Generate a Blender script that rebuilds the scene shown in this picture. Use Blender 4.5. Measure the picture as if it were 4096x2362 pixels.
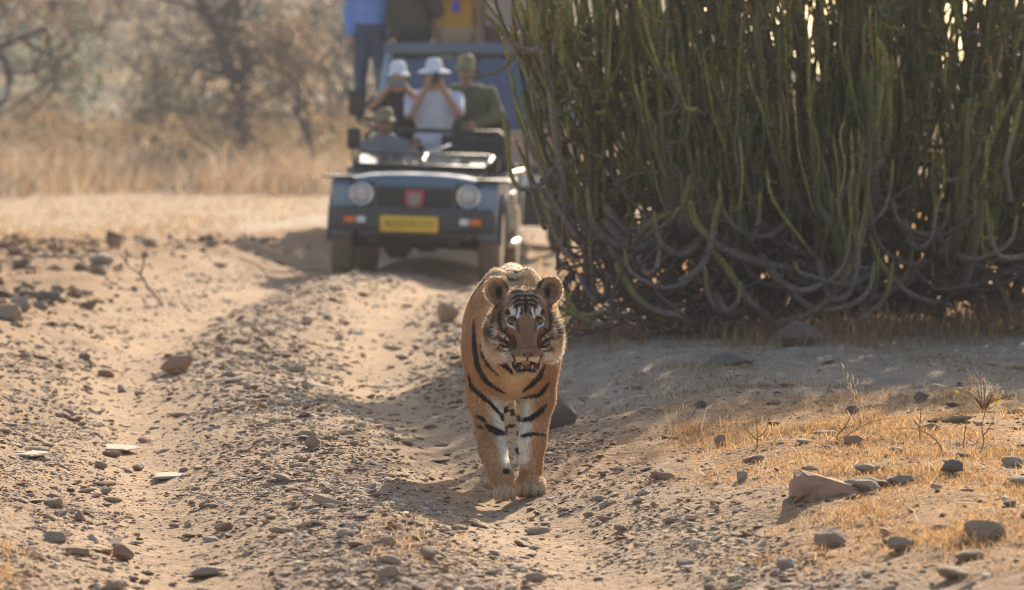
import bpy, math, random
import numpy as np
from mathutils import Vector, Matrix
for _o in list(bpy.data.objects): bpy.data.objects.remove(_o)
SC = bpy.context.scene
COL = SC.collection
R = math.radians
# ------------------------------------------------------------------ camera
FPX, W0, H0 = 5000.0, 1024.0, 590.0          # focal length in pixels of the 1024 wide picture
CAM_H, PITCH = 1.6, math.atan((295-103)/5000.0)
cam = bpy.data.objects.new('camera', bpy.data.cameras.new('camera')); COL.objects.link(cam)
cam.location = (0, 0, CAM_H); cam.rotation_euler = (math.pi/2-PITCH, 0, 0)
cam.data.sensor_width = 36.0; cam.data.lens = FPX/W0*36.0
cam.data.clip_start = 0.5; cam.data.clip_end = 5000
cam.data.dof.use_dof = True; cam.data.dof.focus_distance = 20.15
cam.data.dof.aperture_fstop = 4.4; cam.data.dof.aperture_blades = 0
SC.camera = cam
# ------------------------------------------------------------------ sky and sun
SUN_EL, SUN_AZ = R(23.0), R(13.0)            # sun stands behind the tiger, a little to the right
wd = bpy.data.worlds.new('World'); SC.world = wd; wd.use_nodes = True
_n = wd.node_tree.nodes; _l = wd.node_tree.links
_bg = _n['Background']; _sk = _n.new('ShaderNodeTexSky'); _sk.sky_type = 'NISHITA'; _sk.sun_disc = False
_sk.sun_elevation = SUN_EL; _sk.sun_rotation = SUN_AZ; _sk.dust_density = 2.0; _sk.air_density = 1.0
_l.new(_sk.outputs[0], _bg.inputs[0]); _bg.inputs[1].default_value = 0.105
sun = bpy.data.objects.new('sun', bpy.data.lights.new('sun', 'SUN')); COL.objects.link(sun)
sun.data.energy = 5.0; sun.data.angle = R(0.55); sun.data.color = (1.0, 0.84, 0.63)
SUNV = Vector((math.sin(SUN_AZ)*math.cos(SUN_EL), math.cos(SUN_AZ)*math.cos(SUN_EL), math.sin(SUN_EL)))
sun.rotation_euler = SUNV.to_track_quat('Z', 'Y').to_euler(); sun.location = (10, 60, 40)
SC.view_settings.view_transform = 'Standard'; SC.view_settings.look = 'None'
SC.view_settings.gamma = 1.0; SC.view_settings.use_curve_mapping = False
SC.view_settings.exposure = 1.0
cy = SC.cycles
SC.render.engine = 'CYCLES'
cy.use_denoising = True
try: cy.denoiser = 'OPENIMAGEDENOISE'; cy.denoising_prefilter = 'NONE'
except Exception: pass
cy.filter_width = 1.1; cy.max_bounces = 8; cy.diffuse_bounces = 3; cy.glossy_bounces = 3; cy.transmission_bounces = 4
cy.transparent_max_bounces = 8; cy.volume_bounces = 1; cy.sample_clamp_indirect = 6.0
cy.caustics_reflective = False; cy.caustics_refractive = False
# ------------------------------------------------------------------ helpers
def hash2(ix, iy, s):
    h = (ix.astype(np.int64)*374761393 + iy.astype(np.int64)*668265263 + s*144665) & 0xffffffff
    h = ((h ^ (h >> 13))*1274126177) & 0xffffffff
    h = (h ^ (h >> 16)) & 0xffffffff
    return h.astype(np.float64)/4294967295.0
def vnoise(x, y, s=0):
    x = np.asarray(x, float); y = np.asarray(y, float)
    ix = np.floor(x); iy = np.floor(y); fx = x-ix; fy = y-iy
    fx = fx*fx*(3-2*fx); fy = fy*fy*(3-2*fy)
    a = hash2(ix, iy, s); b = hash2(ix+1, iy, s); c = hash2(ix, iy+1, s); d = hash2(ix+1, iy+1, s)
    return (a*(1-fx)+b*fx)*(1-fy)+(c*(1-fx)+d*fx)*fy
def fbm(x, y, s=0, o=4):
    t = 0; a = 0.5
    for k in range(o):
        t = t+a*(vnoise(x*2**k, y*2**k, s+k)-0.5); a *= 0.5
    return t*2
def sstep(a, b, x):
    t = np.clip((np.asarray(x, float)-a)/(b-a), 0, 1); return t*t*(3-2*t)
_mats = {}
def _nt(name):
    m = bpy.data.materials.new(name); m.use_nodes = True
    return m, m.node_tree.nodes, m.node_tree.links, m.node_tree.nodes['Principled BSDF']
def mat(name, col, rough=0.7, metal=0.0, var=0.15, scale=8.0, bump=0.0, spec=0.4, bscale=None, trans=0.0, detail=4, dirt=None, coat=0.0):
    """plain procedural material: a colour broken up by noise, with an optional bump and a dust colour"""
    if name in _mats: return _mats[name]
    m, n, l, b = _nt(name)
    tc = n.new('ShaderNodeTexCoord'); nz = n.new('ShaderNodeTexNoise')
    nz.inputs['Scale'].default_value = scale; nz.inputs['Detail'].default_value = detail
    l.new(tc.outputs['Object'], nz.inputs['Vector'])
    mx = n.new('ShaderNodeMix'); mx.data_type = 'RGBA'
    mx.inputs[6].default_value = [max(0, c*(1-var)) for c in col]+[1]
    mx.inputs[7].default_value = [min(1, c*(1+var)) for c in col]+[1]
    l.new(nz.outputs['Fac'], mx.inputs[0]); out = mx.outputs[2]
    if dirt:
        nd = n.new('ShaderNodeTexNoise'); nd.inputs['Scale'].default_value = 3.0; nd.inputs['Detail'].default_value = 5
        l.new(tc.outputs['Object'], nd.inputs['Vector'])
        rp = n.new('ShaderNodeMapRange'); rp.inputs[1].default_value = 0.4; rp.inputs[2].default_value = 0.75
        rp.inputs[3].default_value = dirt[3]*0.4; rp.inputs[4].default_value = dirt[3]
        l.new(nd.outputs['Fac'], rp.inputs[0])
        m2 = n.new('ShaderNodeMix'); m2.data_type = 'RGBA'; m2.inputs[7].default_value = list(dirt[:3])+[1]
        l.new(rp.outputs[0], m2.inputs[0]); l.new(out, m2.inputs[6]); out = m2.outputs[2]
    l.new(out, b.inputs['Base Color'])
    b.inputs['Roughness'].default_value = rough; b.inputs['Metallic'].default_value = metal
    b.inputs['Specular IOR Level'].default_value = spec
    if coat: b.inputs['Coat Weight'].default_value = coat; b.inputs['Coat Roughness'].default_value = 0.08
    if bump:
        bp = n.new('ShaderNodeBump'); bp.inputs['Strength'].default_value = bump; bp.inputs['Distance'].default_value = 0.02
        n2 = n.new('ShaderNodeTexNoise'); n2.inputs['Scale'].default_value = bscale or scale*3; n2.inputs['Detail'].default_value = 5
        l.new(tc.outputs['Object'], n2.inputs['Vector']); l.new(n2.outputs['Fac'], bp.inputs['Height'])
        l.new(bp.outputs[0], b.inputs['Normal'])
    if trans:
        tr = n.new('ShaderNodeBsdfTranslucent'); l.new(out, tr.inputs[0]); ms = n.new('ShaderNodeMixShader')
        ms.inputs[0].default_value = trans; l.new(b.outputs[0], ms.inputs[1]); l.new(tr.outputs[0], ms.inputs[2])
        l.new(ms.outputs[0], n['Material Output'].inputs[0])
    _mats[name] = m; return m
def attr_mat(name, rough=0.85, var=0.18, scale=30, bump=0.0, bscale=60, trans=0.0, spec=0.25, sheen=0.0):
    """colour comes from the mesh's own colour attribute 'Col', broken up by noise"""
    if name in _mats: return _mats[name]
    m, n, l, b = _nt(name)
    at = n.new('ShaderNodeAttribute'); at.attribute_name = 'Col'
    tc = n.new('ShaderNodeTexCoord'); nz = n.new('ShaderNodeTexNoise'); nz.inputs['Scale'].default_value = scale; nz.inputs['Detail'].default_value = 4
    l.new(tc.outputs['Object'], nz.inputs['Vector'])
    mr = n.new('ShaderNodeMapRange'); mr.inputs[1].default_value = 0.25; mr.inputs[2].default_value = 0.75
    mr.inputs[3].default_value = 1-var; mr.inputs[4].default_value = 1+var; l.new(nz.outputs['Fac'], mr.inputs[0])
    vm = n.new('ShaderNodeVectorMath'); vm.operation = 'SCALE'; l.new(at.outputs['Color'], vm.inputs[0]); l.new(mr.outputs[0], vm.inputs['Scale'])
    l.new(vm.outputs[0], b.inputs['Base Color']); b.inputs['Roughness'].default_value = rough; b.inputs['Specular IOR Level'].default_value = spec
    if sheen: b.inputs['Sheen Weight'].default_value = sheen
    if bump:
        bp = n.new('ShaderNodeBump'); bp.inputs['Strength'].default_value = bump; bp.inputs['Distance'].default_value = 0.02
        n2 = n.new('ShaderNodeTexNoise'); n2.inputs['Scale'].default_value = bscale; n2.inputs['Detail'].default_value = 6
        l.new(tc.outputs['Object'], n2.inputs['Vector']); l.new(n2.outputs['Fac'], bp.inputs['Height']); l.new(bp.outputs[0], b.inputs['Normal'])
    if trans:
        tr = n.new('ShaderNodeBsdfTranslucent'); l.new(vm.outputs[0], tr.inputs[0]); ms = n.new('ShaderNodeMixShader')
        ms.inputs[0].default_value = trans; l.new(b.outputs[0], ms.inputs[1]); l.new(tr.outputs[0], ms.inputs[2])
        l.new(ms.outputs[0], n['Material Output'].inputs[0])
    _mats[name] = m; return m
def mesh_np(name, V, F, smooth=True, col=None):
    """mesh from numpy arrays: V (n,3), F (m,k) with one k"""
    V = np.asarray(V, np.float32); F = np.asarray(F, np.int32)
    me = bpy.data.meshes.new(name); nv, (nf, k) = len(V), F.shape
    me.vertices.add(nv); me.vertices.foreach_set('co', V.ravel())
    me.loops.add(nf*k); me.loops.foreach_set('vertex_index', F.ravel())
    me.polygons.add(nf); me.polygons.foreach_set('loop_start', np.arange(nf, dtype=np.int32)*k)
    me.update(calc_edges=True)
    me.polygons.foreach_set('use_smooth', np.full(nf, bool(smooth)))
    if col is not None:
        c = np.ones((nv, 4), np.float32); c[:, :3] = col
        a = me.color_attributes.new('Col', 'FLOAT_COLOR', 'POINT'); a.data.foreach_set('color', c.ravel())
    me.validate(); return me
def link(name, me, m=None, parent=None, loc=None):
    o = bpy.data.objects.new(name, me); COL.objects.link(o)
    if m is not None and not me.materials: me.materials.append(m)
    if parent is not None: o.parent = parent
    if loc is not None: o.location = loc
    return o
def tag(o, label=None, cat=None, group=None, kind=None):
    if label: o['label'] = label
    if cat: o['category'] = cat
    if group: o['group'] = group
    if kind: o['kind'] = kind
    return o
def empty(name, loc=(0, 0, 0), rot=(0, 0, 0)):
    o = bpy.data.objects.new(name, None); COL.objects.link(o); o.location = loc; o.rotation_euler = rot
    o.empty_display_size = 0.2; return o
class MB:
    """collects shapes into one mesh"""
    def __init__(s): s.v = []; s.f = []; s.sm = []
    def add(s, V, F, smooth=False):
        b = len(s.v); s.v += [tuple(p) for p in V]; s.f += [tuple(i+b for i in f) for f in F]; s.sm += [smooth]*len(F); return s
    def box(s, c, d, rot=None, bev=0.0, taper=None):
        hx, hy, hz = d[0]/2, d[1]/2, d[2]/2; M = rot or Matrix.Identity(3); c = Vector(c)
        if bev <= 0:
            P = [(sx*hx, sy*hy, sz*hz) for sz in (-1, 1) for sy in (-1, 1) for sx in (-1, 1)]
            F = [(0, 2, 3, 1), (4, 5, 7, 6), (0, 1, 5, 4), (2, 6, 7, 3), (0, 4, 6, 2), (1, 3, 7, 5)]
        else:
            b = min(bev, hx*.9, hy*.9, hz*.9); P = []; F = []; idx = {}
            for ax in range(3):
                for sg in (-1, 1):
                    o1, o2 = [(1, 2), (2, 0), (0, 1)][ax]; h = (hx, hy, hz); q = []
                    for a1, a2 in ((-1, -1), (1, -1), (1, 1), (-1, 1)):
                        p = [0, 0, 0]; p[ax] = sg*h[ax]; p[o1] = a1*(h[o1]-b); p[o2] = a2*(h[o2]-b)
                        k = [0, 0, 0]; k[ax] = sg; k[o1] = a1; k[o2] = a2
                        idx[(ax, tuple(k))] = len(P); q.append(len(P)); P.append(tuple(p))
                    F.append(tuple(q) if sg > 0 else tuple(reversed(q)))
            for ax in range(3):     # edges along ax
                o1, o2 = [(1, 2), (2, 0), (0, 1)][ax]
                for s1 in (-1, 1):
                    for s2 in (-1, 1):
                        k0 = [0, 0, 0]; k1 = [0, 0, 0]; k0[ax] = -1; k1[ax] = 1; k0[o1] = k1[o1] = s1; k0[o2] = k1[o2] = s2
                        q = [idx[(o1, tuple(k0))], idx[(o1, tuple(k1))], idx[(o2, tuple(k1))], idx[(o2, tuple(k0))]]
                        F.append(tuple(q) if s1*s2 < 0 else tuple(reversed(q)))
            for sx in (-1, 1):
                for sy in (-1, 1):
                    for sz in (-1, 1):
                        q = [idx[(a, (sx, sy, sz))] for a in range(3)]
                        F.append(tuple(q) if sx*sy*sz > 0 else tuple(reversed(q)))
        if taper:                   # scale x,y by taper at the top
            P = [(p[0]*(1+(taper[0]-1)*(p[2]+hz)/(2*hz)), p[1]*(1+(taper[1]-1)*(p[2]+hz)/(2*hz)), p[2]) for p in P]
        return s.add([c+M@Vector(p) for p in P], F)
    def tube(s, pts, rad, n=8, smooth=True, cap=True):
        pts = [Vector(p) for p in pts]; rr = rad if hasattr(rad, '__len__') else [rad]*len(pts)
        V = []; F = []; ref = None
        for i, p in enumerate(pts):
            t = (pts[min(i+1, len(pts)-1)]-pts[max(i-1, 0)]).normalized()
            if ref is None: ref = t.orthogonal().normalized()
            ref = (ref-t*ref.dot(t))
            ref = ref.normalized() if ref.length > 1e-5 else t.orthogonal().normalized()
            b = t.cross(ref)
            for k in range(n):
                a = 2*math.pi*k/n; V.append(p+(ref*math.cos(a)+b*math.sin(a))*rr[i])
        for i in range(len(pts)-1):
            for k in range(n):
                k2 = (k+1) % n; F.append((i*n+k, i*n+k2, (i+1)*n+k2, (i+1)*n+k))
        if cap: F.append(tuple(reversed(range(n)))); F.append(tuple(range((len(pts)-1)*n, len(pts)*n)))
        return s.add(V, F, smooth)
    def lathe(s, prof, axis='x', c=(0, 0, 0), n=24, smooth=True):
        """prof: list of (along, radius)"""
        V = []; F = []; c = Vector(c)
        for a, r in prof:
            for k in range(n):
                t = 2*math.pi*k/n; u, w = r*math.cos(t), r*math.sin(t)
                V.append(c+Vector({'x': (a, u, w), 'y': (w, a, u), 'z': (u, w, a)}[axis]))
        for i in range(len(prof)-1):
            for k in range(n):
                k2 = (k+1) % n; F.append((i*n+k, (i+1)*n+k, (i+1)*n+k2, i*n+k2))
        F.append(tuple(range(n))); F.append(tuple(reversed(range((len(prof)-1)*n, len(prof)*n))))
        return s.add(V, F, smooth)
    def quad(s, a, b, c, d): return s.add([a, b, c, d], [(0, 1, 2, 3)])
    def prism(s, poly, y0, y1, axes='xz'):
        """polygon in the given plane, extruded along the third axis"""
        n = len(poly)
        def P(u, v, w): return {'xz': (u, w, v), 'yz': (w, u, v), 'xy': (u, v, w)}[axes]
        V = [P(u, v, y0) for u, v in poly]+[P(u, v, y1) for u, v in poly]
        F = [tuple(range(n)), tuple(reversed(range(n, 2*n)))]+[(i, i+n, (i+1) % n+n, (i+1) % n) for i in range(n)]
        return s.add(V, F)
    def build(s, name, m, parent=None, fix=True):
        me = bpy.data.meshes.new(name); me.from_pydata([tuple(p) for p in s.v], [], s.f); me.update()
        me.polygons.foreach_set('use_smooth', s.sm)
        if fix:
            import bmesh
            bm = bmesh.new(); bm.from_mesh(me); bmesh.ops.recalc_face_normals(bm, faces=bm.faces[:]); bm.to_mesh(me); bm.free()
        return link(name, me, m, parent)
# ---- implicit surfaces: smooth unions of tapered capsules and ellipsoids meshed by surface nets
def rotm(rx=0, ry=0, rz=0):
    return np.array((Matrix.Rotation(rz, 3, 'Z') @ Matrix.Rotation(ry, 3, 'Y') @ Matrix.Rotation(rx, 3, 'X')))
def cap(p0, p1, r0, r1, k=0.03, sub=False): return ('c', np.array(p0, float), np.array(p1, float), r0, r1, k, sub)
def ell(c, r, k=0.03, rot=None, sub=False): return ('e', np.array(c, float), np.array(r, float), rot, None, k, sub)
def xform(prims, M, t):
    """rotate by M (3x3) and move by t"""
    out = []; M = np.array(M); t = np.array(t)
    for p in prims:
        if p[0] == 'c': out.append(('c', M@p[1]+t, M@p[2]+t)+p[3:])
        else: out.append(('e', M@p[1]+t, p[2], M@(p[3] if p[3] is not None else np.eye(3)), None)+p[5:])
    return out
def grow(prims, d): 
    return [('c', p[1], p[2], p[3]+d, p[4]+d, p[5], p[6]) if p[0] == 'c' else ('e', p[1], p[2]+d, p[3], None, p[5], p[6]) for p in prims]
def sdf_field(prims, xs, ys, zs):
    f = np.full((len(xs), len(ys), len(zs)), 1.0, np.float32)
    for p in prims:
        k = p[5]; pad = 0.05+k*1.5
        if p[0] == 'c':
            lo = np.minimum(p[1]-p[3], p[2]-p[4])-pad; hi = np.maximum(p[1]+p[3], p[2]+p[4])+pad
        else:
            r = max(p[2]) if p[3] is not None else p[2]; lo = p[1]-r-pad; hi = p[1]+r+pad
        s = []
        for ax, a in enumerate((xs, ys, zs)):
            i0 = np.searchsorted(a, lo[ax]); i1 = np.searchsorted(a, hi[ax]); s.append(slice(i0, i1))
        if any(q.start >= q.stop for q in s): continue
        X = xs[s[0]][:, None, None].astype(np.float32); Y = ys[s[1]][None, :, None].astype(np.float32); Z = zs[s[2]][None, None, :].astype(np.float32)
        if p[0] == 'c':
            a, b = p[1], p[2]; d = b-a; dd = max(d@d, 1e-9)
            t = np.clip(((X-a[0])*d[0]+(Y-a[1])*d[1]+(Z-a[2])*d[2])/dd, 0, 1)
            q = np.sqrt((X-a[0]-t*d[0])**2+(Y-a[1]-t*d[1])**2+(Z-a[2]-t*d[2])**2)-(p[3]+(p[4]-p[3])*t)
        else:
            X, Y, Z = X-p[1][0], Y-p[1][1], Z-p[1][2]
            if p[3] is not None:
                M = p[3]; X, Y, Z = (M[0, 0]*X+M[1, 0]*Y+M[2, 0]*Z), (M[0, 1]*X+M[1, 1]*Y+M[2, 1]*Z), (M[0, 2]*X+M[1, 2]*Y+M[2, 2]*Z)
            r = p[2]
            k0 = np.sqrt((X/r[0])**2+(Y/r[1])**2+(Z/r[2])**2); k1 = np.sqrt((X/r[0]**2)**2+(Y/r[1]**2)**2+(Z/r[2]**2)**2)
            q = k0*(k0-1)/np.maximum(k1, 1e-6)
        g = f[s[0], s[1], s[2]]
        if p[6]:
            h = np.clip(0.5-0.5*(g+q)/k, 0, 1); f[s[0], s[1], s[2]] = g*(1-h)-q*h+k*h*(1-h)
        else:
            h = np.clip(0.5+0.5*(q-g)/k, 0, 1); f[s[0], s[1], s[2]] = q*(1-h)+g*h-k*h*(1-h)
    return f
def surf_nets(f, xs, ys, zs):
    ins = f < 0; nx, ny, nz = f.shape
    c = [f[i:nx-1+i, j:ny-1+j, k:nz-1+k] for i in (0, 1) for j in (0, 1) for k in (0, 1)]
    s = sum((a < 0).astype(np.int8) for a in c); act = (s > 0) & (s < 8)
    I, J, K = np.nonzero(act); n = len(I); cv = [a[act] for a in c]
    offs = [(i, j, k) for i in (0, 1) for j in (0, 1) for k in (0, 1)]
    acc = np.zeros((n, 3)); cnt = np.zeros(n)
    for a in range(8):
        for b in range(a+1, 8):
            d = [offs[b][q]-offs[a][q] for q in range(3)]
            if sum(abs(q) for q in d) != 1: continue
            m = (cv[a] < 0) != (cv[b] < 0); t = np.where(m, cv[a]/np.where(m, cv[a]-cv[b], 1), 0)
            for q in range(3): acc[:, q] += np.where(m, offs[a][q]+t*d[q], 0)
            cnt += m
    acc /= np.maximum(cnt, 1)[:, None]
    P = np.stack([xs[I]+acc[:, 0]*(xs[I+1]-xs[I]), ys[J]+acc[:, 1]*(ys[J+1]-ys[J]), zs[K]+acc[:, 2]*(zs[K+1]-zs[K])], 1)
    idx = np.full(act.shape, -1, np.int64); idx[act] = np.arange(n); Q = []
    for ax in range(3):
        a = [slice(0, None)]*3; sl0 = [slice(1, d-1) for d in f.shape]; sl1 = list(sl0)
        sl0[ax] = slice(0, f.shape[ax]-1); sl1[ax] = slice(1, f.shape[ax])
        A = ins[tuple(sl0)]; B = ins[tuple(sl1)]; I2 = np.argwhere(A != B)
        if not len(I2): continue
        base = I2.copy()
        for q in range(3):
            if q != ax: base[:, q] += 1
        o1, o2 = [(1, 2), (2, 0), (0, 1)][ax]
        def at(d1, d2):
            b = base.copy(); b[:, o1] += d1; b[:, o2] += d2; return idx[b[:, 0], b[:, 1], b[:, 2]]
        q = np.stack([at(-1, -1), at(0, -1), at(0, 0), at(-1, 0)], 1); fl = ~A[tuple(I2.T)]
        q[fl] = q[fl][:, ::-1]; Q.append(q)
    Q = np.concatenate(Q); Q = Q[(Q >= 0).all(1)]
    return P, Q
def axis(a, b, h): return np.arange(a, b+h, h)
def implicit(prims, h, pad=0.04, smooth_it=1):
    lo = np.full(3, 9e9); hi = -lo
    for p in prims:
        if p[6]: continue
        if p[0] == 'c': l_ = np.minimum(p[1]-p[3], p[2]-p[4]); h_ = np.maximum(p[1]+p[3], p[2]+p[4])
        else: r = max(p[2]); l_ = p[1]-r; h_ = p[1]+r
        lo = np.minimum(lo, l_); hi = np.maximum(hi, h_)
    xs, ys, zs = [axis(lo[q]-pad, hi[q]+pad, h) for q in range(3)]
    return surf_nets(sdf_field(prims, xs, ys, zs), xs, ys, zs)
def relax(P, Q, it=2, w=0.5):
    e = np.concatenate([Q[:, [0, 1]], Q[:, [1, 2]], Q[:, [2, 3]], Q[:, [3, 0]]]); e = np.concatenate([e, e[:, ::-1]])
    cnt = np.bincount(e[:, 0], minlength=len(P)).astype(float)
    for _ in range(it):
        S = np.stack([np.bincount(e[:, 0], P[e[:, 1], q], minlength=len(P)) for q in range(3)], 1)
        P = P*(1-w)+w*S/np.maximum(cnt, 1)[:, None]
    return P
def vnormals(P, Q):
    n = np.cross(P[Q[:, 2]]-P[Q[:, 0]], P[Q[:, 3]]-P[Q[:, 1]]); N = np.zeros_like(P)
    for k in range(4):
        for q in range(3): N[:, q] += np.bincount(Q[:, k], n[:, q], minlength=len(P))
    return N/np.maximum(np.linalg.norm(N, axis=1), 1e-9)[:, None]
# ------------------------------------------------------------------ the lie of the land
_cy = np.array([-200, 0, 10, 16.4, 20.4, 24, 28, 33, 38, 42, 46, 52, 60, 80, 120, 900])
_cx = np.array([0.6, 0.6, 0.2, -0.4, -0.78, -1.15, -1.42, -1.60, -1.52, -1.30, -1.0, -0.5, 0.3, 3.0, 9, 120])
def XC(y):
    y = np.asarray(y, float)
    return sum(np.interp(y+d, _cy, _cx) for d in (-2.0, -1, 0, 1, 2.0))/5
def HT(x, y, fine=True):
    x = np.asarray(x, float); y = np.asarray(y, float); u = x-XC(y)
    wob = 0.18*fbm(x*0.35, y*0.22, 3, 3); u2 = u+wob
    rut = np.exp(-((np.abs(u2)-0.70)/0.30)**2)
    z = 0.085-0.088*rut
    z = z+0.025*np.exp(-(u2/0.30)**2)                                   # stony hump between the wheels
    z = z+0.085*np.exp(-(((x+1.35)/0.40)**2+((y-40)/2.6)**2))          # higher hump in front of the jeep
    z = z+sstep(0.95, 2.3, u2)*0.16*sstep(60, 40, y)                    # right verge
    lb = sstep(-1.0, -1.8, u2)*(0.08+0.07*np.exp(-((y-44)/9)**2))      # left bank
    z = z+lb*sstep(-9, -3.2, u)+sstep(-1, -1.8, u2)*0.05
    z = z-0.045*np.exp(-(((x-0.02)/0.35)**2+((y-20.45)/1.6)**2))-0.06*np.exp(-(((x+.9)/1.2)**2+((y-46.2)/3.0)**2))
    rel = sstep(0.15, 1.0, 1-rut)
    z = z+0.05*fbm(x*0.9, y*0.7, 11, 3)*(0.35+0.65*rel)
    if fine: z = z+0.022*fbm(x*4.5, y*3.2, 21, 3)*(0.3+0.9*rel)+0.010*fbm(x*17, y*13, 31, 2)*sstep(60, 30, y)
    # country beyond: flat dry field, a sandy rise, then a low wooded ridge on the left
    far = sstep(84, 150, y)
    left = sstep(14, -12, x-0.03*y)
    z = z+far*(0.5+1.9*left)*sstep(84, 175, y)+0.5*fbm(x*0.04, y*0.03, 41, 3)*far
    ridge = sstep(165, 330, y)
    z = z+ridge*(1.0+15.0*left+4*fbm(x*0.013, y*0.013, 51, 3))
    return z
def h1(x, y): return float(HT(np.array([x]), np.array([y]))[0])
_F = np.array([0, math.cos(PITCH), -math.sin(PITCH)]); _U = np.array([0, math.sin(PITCH), math.cos(PITCH)])
def ray(px, py):
    d = _F+np.array([1, 0, 0])*(px-512)/FPX+_U*(295-py)/FPX
    return d/d[1]
def at_depth(px, py, d):
    """point at depth d (metres along +Y) seen at pixel px, py of the 1024 x 590 picture"""
    r = ray(px, py); return np.array([r[0]*d, d, CAM_H+r[2]*d])
def ground_at(px, py):
    """where the ground lies under a pixel"""
    r = ray(px, py); ds = np.concatenate([np.arange(13, 70, 0.02), np.arange(70, 400, 0.3)])
    z = CAM_H+r[2]*ds-HT(r[0]*ds, ds); i = np.argmax(z < 0)
    return np.array([r[0]*ds[i], ds[i], CAM_H+r[2]*ds[i]])
def xpx(px, d): return (px-512)/FPX*d
def srgb(r, g, b): return np.array([((c/255+0.055)/1.055)**2.4 if c > 10 else c/255/12.92 for c in (r, g, b)])
# ------------------------------------------------------------------ ground sheet
rng = np.random.default_rng(7)
def make_ground():
    inv = np.linspace(1/13.2, 1/70.0, 560); near = 1/inv
    rows = np.concatenate([np.linspace(-40, 12, 27), near, np.linspace(71, 400, 150), np.geomspace(405, 2600, 40)])
    t = np.linspace(-1, 1, 460); s = 0.13*t+0.87*np.sign(t)*np.abs(t)**5
    Wd = 60+np.clip(rows, 0, None)*1.0
    near_half = np.clip(np.abs(rows), 14, None)*0.125+0.5          # the denser middle follows the view's width
    X = s[None, :]*Wd[:, None]; lin = t[None, :]*near_half[:, None]*2.0
    a = np.abs(t)[None, :]**3; X = lin*(1-a)+X*a
    Y = np.repeat(rows[:, None], len(t), 1)
    Z = HT(X, Y)
    u = X-XC(Y); wob = 0.18*fbm(X*0.35, Y*0.22, 3, 3); u2 = u+wob
    rut = np.exp(-((np.abs(u2)-0.70)/0.34)**2)
    n1 = fbm(X*1.1, Y*0.9, 61, 4); n2 = fbm(X*6, Y*4, 71, 3); n3 = fbm(X*0.25, Y*0.2, 81, 3)
    dust = np.array([0.375, 0.252, 0.152]); stony = np.array([0.315, 0.212, 0.132]); soil = np.array([0.345, 0.20, 0.098]); field = np.array([0.43, 0.345, 0.25]); hill = np.array([0.33, 0.27, 0.20])
    c = stony[None, None]*(1-rut[..., None])+dust[None, None]*rut[..., None]
    vr = np.clip(sstep(0.9, 1.9, u2+0.7*n1), 0, 1)*sstep(70, 45, Y); vl = sstep(-1.15, -1.9, u2+0.6*n1)
    v = np.maximum(vr, vl)[..., None]; c = c*(1-v)+soil*v
    sg = (sstep(1.0, 1.7, u2+.4*n1)*sstep(21.0, 23.5, Y+1.5*n1)*sstep(34, 31, Y))[..., None]*.85; c = c*(1-sg)+np.array([0.275, 0.235, 0.185])*sg  # grey of the shrub's shade put into the verge soil colour
    bk = (sstep(-1.3, -1.9, u2+.5*n1)*sstep(-6.5, -3.5, u)*sstep(30, 37, Y)*sstep(52, 47, Y+4*n1)*(.55+.9*np.clip(n2+.3, 0, 1)))[..., None]; c = c*(1-np.clip(bk, 0, 1))+np.array([0.25, 0.15, 0.08])*np.clip(bk, 0, 1)
    fd = (sstep(49, 56, Y+5*n1)*sstep(-1.5, -2.6, u))[..., None]; c = c*(1-fd)+field*fd
    hl = sstep(90, 170, Y+20*n3)[..., None]; c = c*(1-hl)+(hill*(0.75+0.25*left_mix(X, Y)[..., None])+np.array([0.1, 0.07, 0.04])*np.clip(n3, 0, 1)[..., None])*hl
    c = c*(1+0.22*n1+0.16*n2)[..., None]
    V = np.stack([X, Y, Z], -1).reshape(-1, 3); nr, nc = X.shape
    i = np.arange(nr*nc).reshape(nr, nc)
    F = np.stack([i[:-1, :-1], i[:-1, 1:], i[1:, 1:], i[1:, :-1]], -1).reshape(-1, 4)
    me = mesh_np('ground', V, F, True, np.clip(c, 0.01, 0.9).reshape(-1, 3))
    return me
def left_mix(x, y): return sstep(14, -12, x-0.03*y)
gm = attr_mat('dirt', rough=0.95, var=0.22, scale=9.0, bump=0.9, bscale=38, spec=0.12)
ground = link('ground', make_ground(), gm); tag(ground, kind='structure', label='dusty stony dirt track with two wheel ruts and dry verges', cat='ground')
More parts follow.
